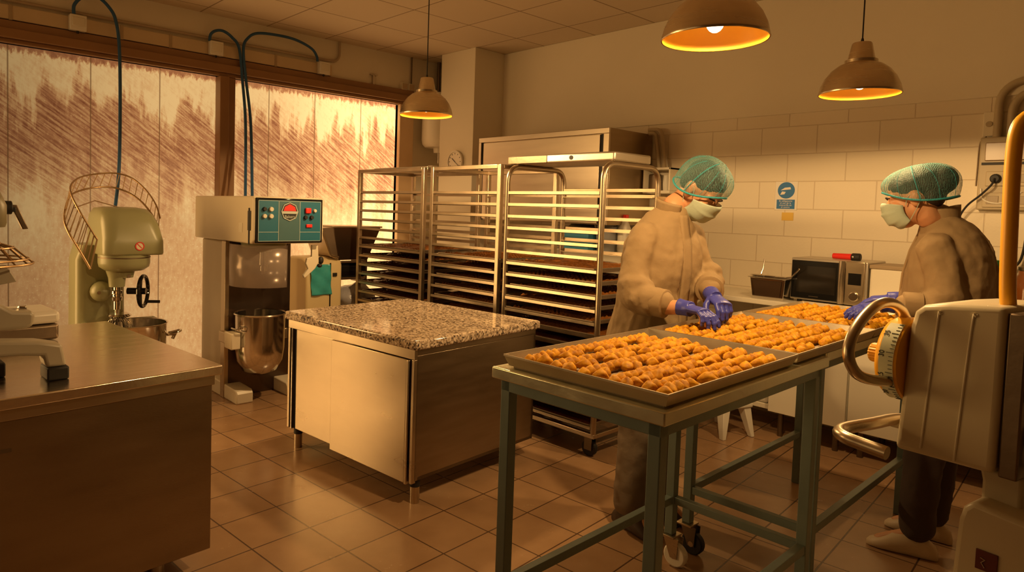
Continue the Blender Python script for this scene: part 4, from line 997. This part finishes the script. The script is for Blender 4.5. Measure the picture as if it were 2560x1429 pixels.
inv = Matrix.Translation(OB) @ Matrix.Rotation(math.atan2(-.158, .987), 4, 'Z'); inv.invert()
lp = [inv @ Vector(p) for p in [(-.50,2.05,1.225),(-.518,2.05,1.25),(-.522,2.018,1.276),(-.534,1.976,1.292),(-.548,1.93,1.288),(-.563,1.881,1.259),(-.572,1.837,1.219),(-.573,1.817,1.176),(-.565,1.824,1.139),(-.551,1.853,1.114),(-.527,1.924,1.098),(-.515,1.97,1.094)]]
MB().tube(smoothpath(lp, 5), .0135, 14).build('loop_handle', STEEL, d)
l2 = [inv @ Vector(p) for p in [(-.48,2.09,.970),(-.527,2.08,.972),(-.553,1.96,.976),(-.577,1.844,.98),(-.573,1.788,.982),(-.548,1.756,.982),(-.509,1.75,.978),(-.458,1.742,.974)]]
MB().tube(smoothpath(l2, 5), .0155, 14).build('lower_handle', STEEL, d)
l3 = [inv @ Vector(p) for p in [(-.17,2.16,1.79),(-.25,2.12,1.785),(-.295,2.093,1.766),(-.317,2.073,1.735),(-.322,2.064,1.66),(-.318,2.054,1.503),(-.313,2.048,1.36),(-.307,2.051,1.298),(-.291,2.066,1.26),(-.267,2.091,1.228),(-.22,2.14,1.17)]]
MB().tube(smoothpath(l3, 5), .0165, 14).build('yellow_guard_tube', YEL, d)
MB().box(.25, .262, .02, .10, BZ+.18, BZ+.28).cyl((.255, .03, BZ+.22), (.33, .0, BZ+.20), .014).cyl((.255,.05,BZ+.08),(.34,.02,BZ+.09),.012).cyl((.255,.05,BZ+.12),(.265,.03,BZ-.02),.006).cyl((.255,.1,BZ+.02),(.4,.1,BZ+.02),.012).build('linkage', ALU, d, .003)
MB().box(-.05, .0, .08, .20, BZ+.03, BZ+.06).build('handle_bracket', BEIGEP, d, .004)
# ------------------------------------------------------------------ the two bakers
SKIN = M('skin', (.60,.30,.15), .5, 0, .08, 12, .04, 60)
SKIN.node_tree.nodes['Principled BSDF'].inputs['Subsurface Weight'].default_value = .08
COAT = M('beige_cotton_coat', (.31,.215,.11), .85, 0, .08, 5, .25, 26)
TROU = M('grey_brown_trousers', (.20,.15,.10), .9, 0, .12, 6, .2, 30)
TROUD = M('dark_trousers', (.055,.035,.025), .9, 0, .12, 6, .2, 30)
GLOVE = M('blue_nitrile_glove', (.055,.065,.42), .4, 0, .08, 14, .15, 50)
MASK = M('pale_green_mask', (.42,.50,.40), .7, 0, .04, 8, .1, 60)
HAIR = M('dark_hair', (.03,.018,.01), .6, 0, .3, 30, .5, 60, (1,1,6))
def net_mat():
    m, nt, b = nodes('teal_hairnet'); L = nt.links.new
    tc = N(nt, 'ShaderNodeTexCoord'); mp = N(nt, 'ShaderNodeMapping'); mp.inputs['Scale'].default_value = (1, 3.2, 1)
    n = N(nt, 'ShaderNodeTexNoise'); n.inputs['Scale'].default_value = 16; n.inputs['Detail'].default_value = 2
    L(tc.outputs['Object'], mp.inputs[0]); L(mp.outputs[0], n.inputs['Vector'])
    wv = N(nt, 'ShaderNodeTexWave'); wv.inputs['Scale'].default_value = 44; wv.inputs['Distortion'].default_value = 9; wv.inputs['Detail'].default_value = 2
    L(mp.outputs[0], wv.inputs['Vector'])
    lw = N(nt, 'ShaderNodeLayerWeight'); lw.inputs[0].default_value = .35
    a = N(nt, 'ShaderNodeMath', operation='MULTIPLY_ADD'); a.inputs[1].default_value = .22; L(wv.outputs['Fac'], a.inputs[0])
    a2 = N(nt, 'ShaderNodeMath', operation='MULTIPLY_ADD'); a2.inputs[1].default_value = .50; a2.inputs[2].default_value = .06; L(lw.outputs['Facing'], a2.inputs[0]); L(a2.outputs[0], a.inputs[2])
    b.inputs['Base Color'].default_value = (.13,.36,.34,1); b.inputs['Roughness'].default_value = .55
    L(a.outputs[0], b.inputs['Alpha'])
    bp = N(nt, 'ShaderNodeBump'); bp.inputs['Strength'].default_value = .4; bp.inputs['Distance'].default_value = .01
    L(wv.outputs['Fac'], bp.inputs['Height']); L(bp.outputs[0], b.inputs['Normal'])
    return m
NET = net_mat()
TEALB = M('teal_elastic', (.03,.28,.33), .6, 0, .15, 30, .4, 60)
def remesh(o, vox, sm=4, disp=0, dscale=.12):
    m = o.modifiers.new('r', 'REMESH'); m.mode = 'VOXEL'; m.voxel_size = vox; m.use_smooth_shade = True
    m = o.modifiers.new('s', 'SMOOTH'); m.factor = .5; m.iterations = sm
    if disp:
        tx = bpy.data.textures.new('folds', 'CLOUDS'); tx.noise_scale = dscale; tx.noise_depth = 2
        d = o.modifiers.new('d', 'DISPLACE'); d.texture = tx; d.strength = disp; d.mid_level = .5
    return o
def limb(mb, P, R, n=16, ab=None, up0=None):
    """rounded tapering limb through the joints"""
    Q = smoothpath(P, 6); m = len(P)-1; rr_q = []
    for i in range(len(Q)):
        f = i/6; k = min(int(f), m-1); t = f-k; rr_q.append(R[k]*(1-t)+R[k+1]*t)
    mb.tube(Q, rr_q, n, ab=ab, up0=up0)
    mb.ell(Q[0], (R[0],)*3, None, 14, 10).ell(Q[-1], (R[-1],)*3, None, 14, 10)
    return mb
def hand(mb, wr, d, nrm, side, s=1., curl=(.5, .6, .4), spread=.06, thumb=(.55, .55, -.55), tcurl=.35):
    """palm, four fingers of their own lengths and a thumb; d to the knuckles, nrm the back of the hand, side towards the thumb"""
    d = Vector(d).normalized(); nrm = Vector(nrm); nrm = (nrm-d*nrm.dot(d)).normalized(); sd = d.cross(nrm)
    if sd.dot(Vector(side)) < 0: sd = -sd
    W = Vector(wr)
    R = []
    for t, hw, ht in ((-.02,.027,.022),(.02,.031,.019),(.05,.038,.016),(.078,.041,.015),(.092,.039,.012)):
        c = W+d*t*s
        R.append([c+sd*hw*s*math.cos(2*PI*k/16)+nrm*ht*s*math.sin(2*PI*k/16) for k in range(16)])
    mb.rings(R)
    for j, (off, ln_, r) in enumerate(((.030, .075, .0095), (.010, .083, .0100), (-.011, .077, .0095), (-.030, .060, .0085))):
        p = W+d*.082*s+sd*off*s; dr = (d+sd*spread*(1.5-j)).normalized(); P = [p-d*.02*s, p]; ang = 0
        for k, frac in enumerate((.45, .32, .23)):
            ang += curl[k]*(1+.12*(j-1.5))
            v = dr*math.cos(ang)-nrm*math.sin(ang); P.append(P[-1]+v*ln_*frac*s)
        mb.tube(P, [r*s*1.05, r*s*1.05, r*s, r*s*.93, r*s*.75], 10); mb.ell(P[-1], (r*s*.8,)*3, None, 10, 8)
        for q in P[1:-1]: mb.ell(q, (r*s*1.06,)*3, None, 10, 8)
    p = W+d*.022*s+sd*.026*s; v = (d*thumb[0]+sd*thumb[1]+nrm*thumb[2]).normalized()
    P = [p-sd*.01*s, p+v*.038*s]; v2 = (v+d*tcurl-sd*tcurl*.6).normalized(); P.append(P[-1]+v2*.032*s); v3 = (v2+d*tcurl*.6-sd*tcurl*.5).normalized(); P.append(P[-1]+v3*.026*s)
    mb.tube(P, [.015*s, .0135*s, .0115*s, .0095*s], 10); mb.ell(P[-1], (.0098*s,)*3, None, 10, 8)
    for q in P[1:-1]: mb.ell(q, (.0125*s,)*3, None, 10, 8)
def person(label, base, F, torso, sh, el, wr, hands, head, hf, tilt, legs, toes, trou, shoe_mat, long_hair, cuff=.64):
    base = Vector(base)
    lo_ = lambda p: Vector(p)-base
    F = Vector((F[0], F[1], 0)).normalized(); Lf = Vector((-F.y, F.x, 0)); Up = Vector((0, 0, 1))
    hf = Vector((hf[0], hf[1], 0)).normalized(); hl = Vector((-hf.y, hf.x, 0))
    f = hf*math.cos(tilt)-Up*math.sin(tilt); u = hf*math.sin(tilt)+Up*math.cos(tilt)
    HM = Matrix((f, hl, u)).transposed(); H = lo_(head); hs = 1.06
    def hp(x, y, z): return H+HM @ Vector((x*hs, y*hs, z*hs))
    def he(mb, c, r, nu=20, nv=14): return mb.ell(hp(*c), tuple(a*hs for a in r), HM, nu, nv)
    # ---- one continuous body: head with face, neck, torso, arms, legs
    b = MB()
    he(b, (-.012, 0, .038), (.098, .077, .088)); he(b, (.032, 0, -.025), (.062, .060, .085)); he(b, (.048, 0, -.088), (.036, .040, .030))
    he(b, (.0, 0, -.045), (.07, .062, .06))
    b.tube([hp(.082, 0, .018), hp(.100, 0, -.012), hp(.112, 0, -.034)], [.010, .012, .015], 12); he(b, (.104, 0, -.036), (.014, .017, .011))
    he(b, (.072, .030, .026), (.016, .026, .010)); he(b, (.072, -.030, .026), (.016, .026, .010))
    for s in (-1, 1):
        he(b, (.064, s*.038, -.022), (.026, .026, .024))
        he(b, (.077, s*.031, .003), (.011, .017, .011))
        he(b, (-.006, s*.076, -.006), (.020, .009, .034)); he(b, (-.012, s*.083, .006), (.017, .007, .022))
    he(b, (.093, 0, -.066), (.012, .024, .008)); he(b, (.091, 0, -.078), (.012, .021, .007))
    nb = lo_(torso[-1][0])
    limb(b, [hp(-.03, 0, -.03), hp(-.03, 0, -.09), nb, nb-Up*.06], [.056, .052, .054, .070])
    R = []
    for c, a, dp in torso:
        c = lo_(c); R.append([c+Lf*a*.86*math.cos(2*PI*k/24)+F*dp*.8*math.sin(2*PI*k/24) for k in range(24)])
    b.rings(R)
    for i in (0, 1):
        limb(b, [lo_(sh[i]), lo_(el[i]), lo_(wr[i])], [.052, .042, .029])
        hip, kn, an = legs[i]; limb(b, [lo_(hip), lo_(kn), lo_(an)], [.085, .055, .038])
        limb(b, [lo_(an), lo_(an)+Vector((toes[i][0], toes[i][1], 0))*.14+Up*(.034-lo_(an).z)], [.034, .024])
        hand(b, lo_(wr[i]), *hands[i][:3], s=.97, **hands[i][3])
    body = b.build('person', SKIN, None, ang=180, loc=base); remesh(body, .0065, 3)
    tag(body, label, 'person')
    # ---- coat
    c = MB(); R = []
    for ctr, a, dp in torso:
        ctr = lo_(ctr); ring = []
        for k in range(32):
            t = 2*PI*k/32; ca, sa = math.cos(t), math.sin(t)
            ring.append(ctr+Lf*a*math.copysign(abs(ca)**.85, ca)+F*dp*math.copysign(abs(sa)**.85, sa))
        R.append(ring)
    c.rings(R)
    cuffs = []
    for i in (0, 1):
        S_, E_, W_ = lo_(sh[i]), lo_(el[i]), lo_(wr[i]); We = E_.lerp(W_, cuff)
        limb(c, [S_-Up*.008, S_.lerp(E_, .5)+(-F)*.012, E_, E_.lerp(W_, .4), We], [.074, .073, .068, .064, .055])
        ax = (W_-E_).normalized()
        for t, r in ((.12, .078), (.30, .074)):                              # gathered folds at the elbow
            q = E_.lerp(W_, t); c.tube([q-ax*.022-Up*.01, q+ax*.0, q+ax*.022+Up*.008], [r*.88, r, r*.86], 16)
        q = S_.lerp(E_, .82); ax2 = (E_-S_).normalized(); c.tube([q-ax2*.03, q, q+ax2*.03], [.074, .085, .076], 16)
        cuffs.append((We, ax))
    for q, t in enumerate((.35, .95, 1.75, 2.3, 2.9, 3.6, 4.15, 4.8, 5.5, 6.0)):
        ln_ = []
        for j in range(0, len(torso)-2):
            cc, a, dp = torso[j]; tt = t+.10*math.sin(j*1.3+q*2.1)
            ln_.append(lo_(cc)+Lf*a*.985*math.cos(tt)+F*dp*.985*math.sin(tt))
        if q % 3 == 0: ln_ = ln_[:4]
        c.tube(smoothpath(ln_, 4), [.004+.013*math.sin(PI*(k+.3)/((len(ln_)-1)*4+1)) for k in range((len(ln_)-1)*4+1)], 10)
    coat = c.build('coat', COAT, body, ang=180); remesh(coat, .0085, 4, .028, .13)
    tx = bpy.data.textures.new('creases', 'CLOUDS'); tx.noise_scale = .055; tx.noise_depth = 1
    dm = coat.modifiers.new('d2', 'DISPLACE'); dm.texture = tx; dm.strength = .006
    for We, ax in cuffs:
        cf = MB().tube([We-ax*.055, We-ax*.05, We+ax*.018, We+ax*.022], [.058, .064, .063, .055], 24).build('cuff', COAT, body, ang=50)
    # collar: a band standing round the neck, open at the front
    def col(uu, v):
        a = -2.75+5.5*uu; rr = .068+.010*v
        p = nb+Up*(-.045+.075*v+.022*math.cos(a)*v)-F*.004
        return p-F*math.cos(a)*rr*.95+Lf*math.sin(a)*rr+F*.014*v
    cl = MB().grid(col, 30, 6).build('collar', COAT, body); so = cl.modifiers.new('s', 'SOLIDIFY'); so.thickness = .008; so.offset = 1
    # front placket
    def strip(uu, v):
        k = v*(len(torso)-2); j = min(int(k), len(torso)-3); t = k-j
        c0 = lo_(torso[j][0]); c1 = lo_(torso[j+1][0]); dd = torso[j][2]*(1-t)+torso[j+1][2]*t
        return c0.lerp(c1, t)+F*(dd+.006)+Lf*(-.028+.056*uu)
    pk = MB().grid(strip, 3, 24).build('placket', COAT, body); so = pk.modifiers.new('s', 'SOLIDIFY'); so.thickness = .012
    # ---- trousers and shoes
    tr_ = MB()
    hipc = (lo_(legs[0][0])+lo_(legs[1][0]))*.5
    tr_.ell(hipc+Up*.03, (.15, .17, .13), None, 20, 14)
    for i in (0, 1):
        hip, kn, an = [lo_(p) for p in legs[i]]
        limb(tr_, [hip, kn, kn.lerp(an, .6), an+Up*.03], [.105, .080, .074, .070])
    remesh(tr_.build('trousers', trou, body, ang=180), .012, 4, .022, .1)
    for i in (0, 1):
        an = lo_(legs[i][2]); tv = Vector((toes[i][0], toes[i][1], 0)).normalized(); sv = Vector((-tv.y, tv.x, 0)); g0 = Vector((an.x, an.y, 0))
        R = []
        for t, hw, ht in ((-.085,.012,.03),(-.075,.032,.06),(-.03,.040,.100),(.03,.043,.112),(.09,.047,.086),(.14,.044,.052),(.175,.030,.036),(.188,.010,.022)):
            q = g0+tv*t; R.append([q+sv*hw*math.cos(a)+Up*max(.002, ht*.42+ht*.58*math.sin(a)) for a in [2*PI*k/20 for k in range(20)]])
        MB().rings(R).build('shoe', shoe_mat, body, ang=60)
    # ---- gloves
    for i in (0, 1):
        g_ = MB(); W_ = lo_(wr[i]); d = Vector(hands[i][0]).normalized()
        hand(g_, W_, *hands[i][:3], s=1.08, **hands[i][3])
        ax = (lo_(wr[i])-lo_(el[i])).normalized()
        g_.tube([W_-ax*.030, W_-ax*.02, W_, W_+d*.03], [.037, .035, .033, .033], 20)
        remesh(g_.build('glove', GLOVE, body, ang=180), .0032, 3)
    # ---- hair under the net, hairnet with elastic rim, mask with loops
    h = MB(); he(h, (-.016, 0, .046), (.100, .080, .086))
    if long_hair: he(h, (-.115, 0, .050), (.062, .074, .062)); he(h, (-.06, 0, .062), (.085, .082, .078)); he(h, (-.07, 0, .0), (.050, .070, .06))
    else: he(h, (-.055, 0, .0), (.052, .070, .055))
    hh = h.build('hair', HAIR, body, ang=180); remesh(hh, .008, 2)
    eb = MB()
    for s in (-1, 1):
        eb.tube([hp(.091, s*.014, .022), hp(.093, s*.032, .029), hp(.080, s*.050, .024)], [.0035, .0045, .0025], 8)
        eb.tube([hp(.0885, s*.018, -.004), hp(.0895, s*.031, -.007), hp(.080, s*.046, -.003)], [.0016, .0022, .0016], 6)
    eb.build('eyebrows_and_lashes', HAIR, body)
    xf, xb, ry, zt, bb = (.106, -.128, .093, .150, 1.27) if not long_hair else (.103, -.158, .100, .141, 1.38)
    Rn = []
    for i in range(16):
        s_ = i/15; ring = []
        for k in range(48):
            t = 2*PI*k/48; cw_ = (1+math.cos(t))/2
            zb_ = -.046 if not long_hair else -.034; zr = zb_+(.058-zb_)*cw_**2.4
            e = (1.10+(bb-1.10)*(1-cw_))*PI/2
            g_ = math.sin(max(s_, .02)*e)/math.sin(e)
            g_ *= 1+(.012*math.sin(7*t+4*s_)+.010*math.sin(17*t))*math.sin(PI*s_)
            cx_ = (xf+xb)/2; rx_ = (xf-xb)/2
            x_ = cx_+rx_*math.cos(t)*g_; y_ = ry*math.sin(t)*g_
            z_ = zr+(zt-zr)*max(0, math.cos(s_*PI/2))**.92
            ring.append(hp(x_, y_, z_))
        Rn.append(ring)
    nt2 = MB().rings(Rn, caps=False)
    MBn = nt2.build('hairnet', NET, body, ang=180)
    MB().tube(Rn[-1], .0048, 8, closed=True).build('net_elastic', TEALB, MBn, ang=180)
    seam = MB()
    for k0, rr0 in ((12, .0026), (36, .0026), (8, .0012), (16, .0012), (32, .0012), (40, .0012), (4, .001), (20, .001), (28, .001), (44, .001)):
        seam.tube([Rn[i][k0 % 48]*1.0 for i in range(2 if rr0 > .002 else 5, 16)], rr0*.8, 6)
    seam.build('net_gather', TEALB, MBn)
    ctr = [(.117, .012), (.128, -.012), (.131, -.040), (.126, -.066), (.112, -.092), (.088, -.110), (.060, -.116)]
    def msk(uu, v):
        k = v*(len(ctr)-1); j = min(int(k), len(ctr)-2); t = k-j
        fx = ctr[j][0]*(1-t)+ctr[j+1][0]*t; fz = ctr[j][1]*(1-t)+ctr[j+1][1]*t
        a = (uu-.5)*2; sxz = -.020-.070*v; e = abs(a)
        x = .022+(fx-.022)*math.cos(a*1.45)**.8 if e < 1 else .022+(fx-.022)*max(0, math.cos(1.45))**.8
        y = .074*math.sin(a*PI/2)*(1-.12*v)
        z = fz*(1-e**2.2)+sxz*e**2.2+.004*math.sin(v*PI*6)*(1-e)
        x += .002*math.sin(v*PI*7)*(1-e)
        return hp(x, y, z)
    mk = MB().grid(msk, 28, 24).build('face_mask', MASK, body, ang=60); so = mk.modifiers.new('s', 'SOLIDIFY'); so.thickness = .002
    for s in (-1, 1):
        MB().tube(smoothpath([hp(.030, s*.074, -.022), hp(.012, s*.080, .012), hp(-.02, s*.084, .022), hp(-.03, s*.080, -.005), hp(-.005, s*.078, -.045), hp(.028, s*.067, -.086)], 5), .0016, 6).build('ear_loop', MASK, mk)
    return body
MX, MY = -1.73, 2.85
person('man in a beige coat, teal hairnet and mask, bending over the trays with blue gloves', (-1.74, 2.85, 0), (.985, -.17),
       [((-1.755,2.825,.78),.225,.175), ((-1.745,2.835,.95),.215,.172), ((-1.735,2.845,1.10),.200,.155), ((-1.728,2.855,1.25),.205,.155), ((-1.730,2.868,1.36),.195,.142), ((-1.728,2.875,1.44),.155,.118), ((-1.715,2.882,1.50),.095,.088), ((-1.700,2.890,1.535),.060,.060)],
       [(-1.732,2.715,1.400), (-1.695,3.035,1.405)], [(-1.700,2.600,1.125), (-1.600,3.060,1.180)], [(-1.458,2.617,1.108), (-1.430,2.785,1.155)],
       [((.99,-.16,-.02), (.1,.05,1), (.1,.9,-.1), dict(curl=(.55,.5,.4), thumb=(.75,.45,-.6), tcurl=.3)),
        ((.80,-.45,-.30), (.3,-.1,1), (-.3,-.8,-.2), dict(curl=(.7,.6,.4), thumb=(.6,.5,-.7), tcurl=.3))],
       (-1.605, 2.972, 1.622), (.985, -.06), .80,
       [((-1.765,2.755,.90),(-1.755,2.745,.50),(-1.775,2.740,.09)), ((-1.745,2.945,.90),(-1.735,2.955,.50),(-1.755,2.955,.09))], [(.97,-.22), (.99,.1)], TROU, M('dark_work_shoe', (.05,.03,.02), .5), False, .56)
person('woman in a beige coat and puffed teal hairnet, side on at the furthest tray', (-.79, 3.73, 0), (-.985, -.17),
       [((-.790,3.735,.80),.225,.190), ((-.785,3.735,.97),.225,.195), ((-.785,3.735,1.12),.215,.180), ((-.785,3.735,1.26),.210,.172), ((-.780,3.738,1.37),.205,.155), ((-.785,3.735,1.45),.160,.120), ((-.805,3.728,1.505),.095,.090), ((-.825,3.720,1.535),.060,.060)],
       [(-.800,3.545,1.395), (-.765,3.915,1.400)], [(-.735,3.500,1.130), (-.755,3.930,1.130)], [(-.935,3.420,1.130), (-.990,3.735,1.130)],
       [((-.84,-.50,-.20), (-.1,-.2,1), (-.5,.8,0), dict(curl=(.25,.3,.3), thumb=(.7,.4,-.6), tcurl=.3)),
        ((-.93,-.3,-.12), (-.1,-.1,1), (-.3,-.9,0), dict(curl=(.35,.35,.3), thumb=(.7,.4,-.6), tcurl=.3))],
       (-.918, 3.642, 1.608), (-.98, -.2), .30,
       [((-.79,3.63,.90),(-.80,3.60,.50),(-.80,3.55,.10)), ((-.78,3.84,.90),(-.79,3.83,.50),(-.80,3.80,.10))], [(-.96,-.25), (-1,-.05)], TROUD, M('cream_clog', (.62,.50,.34), .5), True)
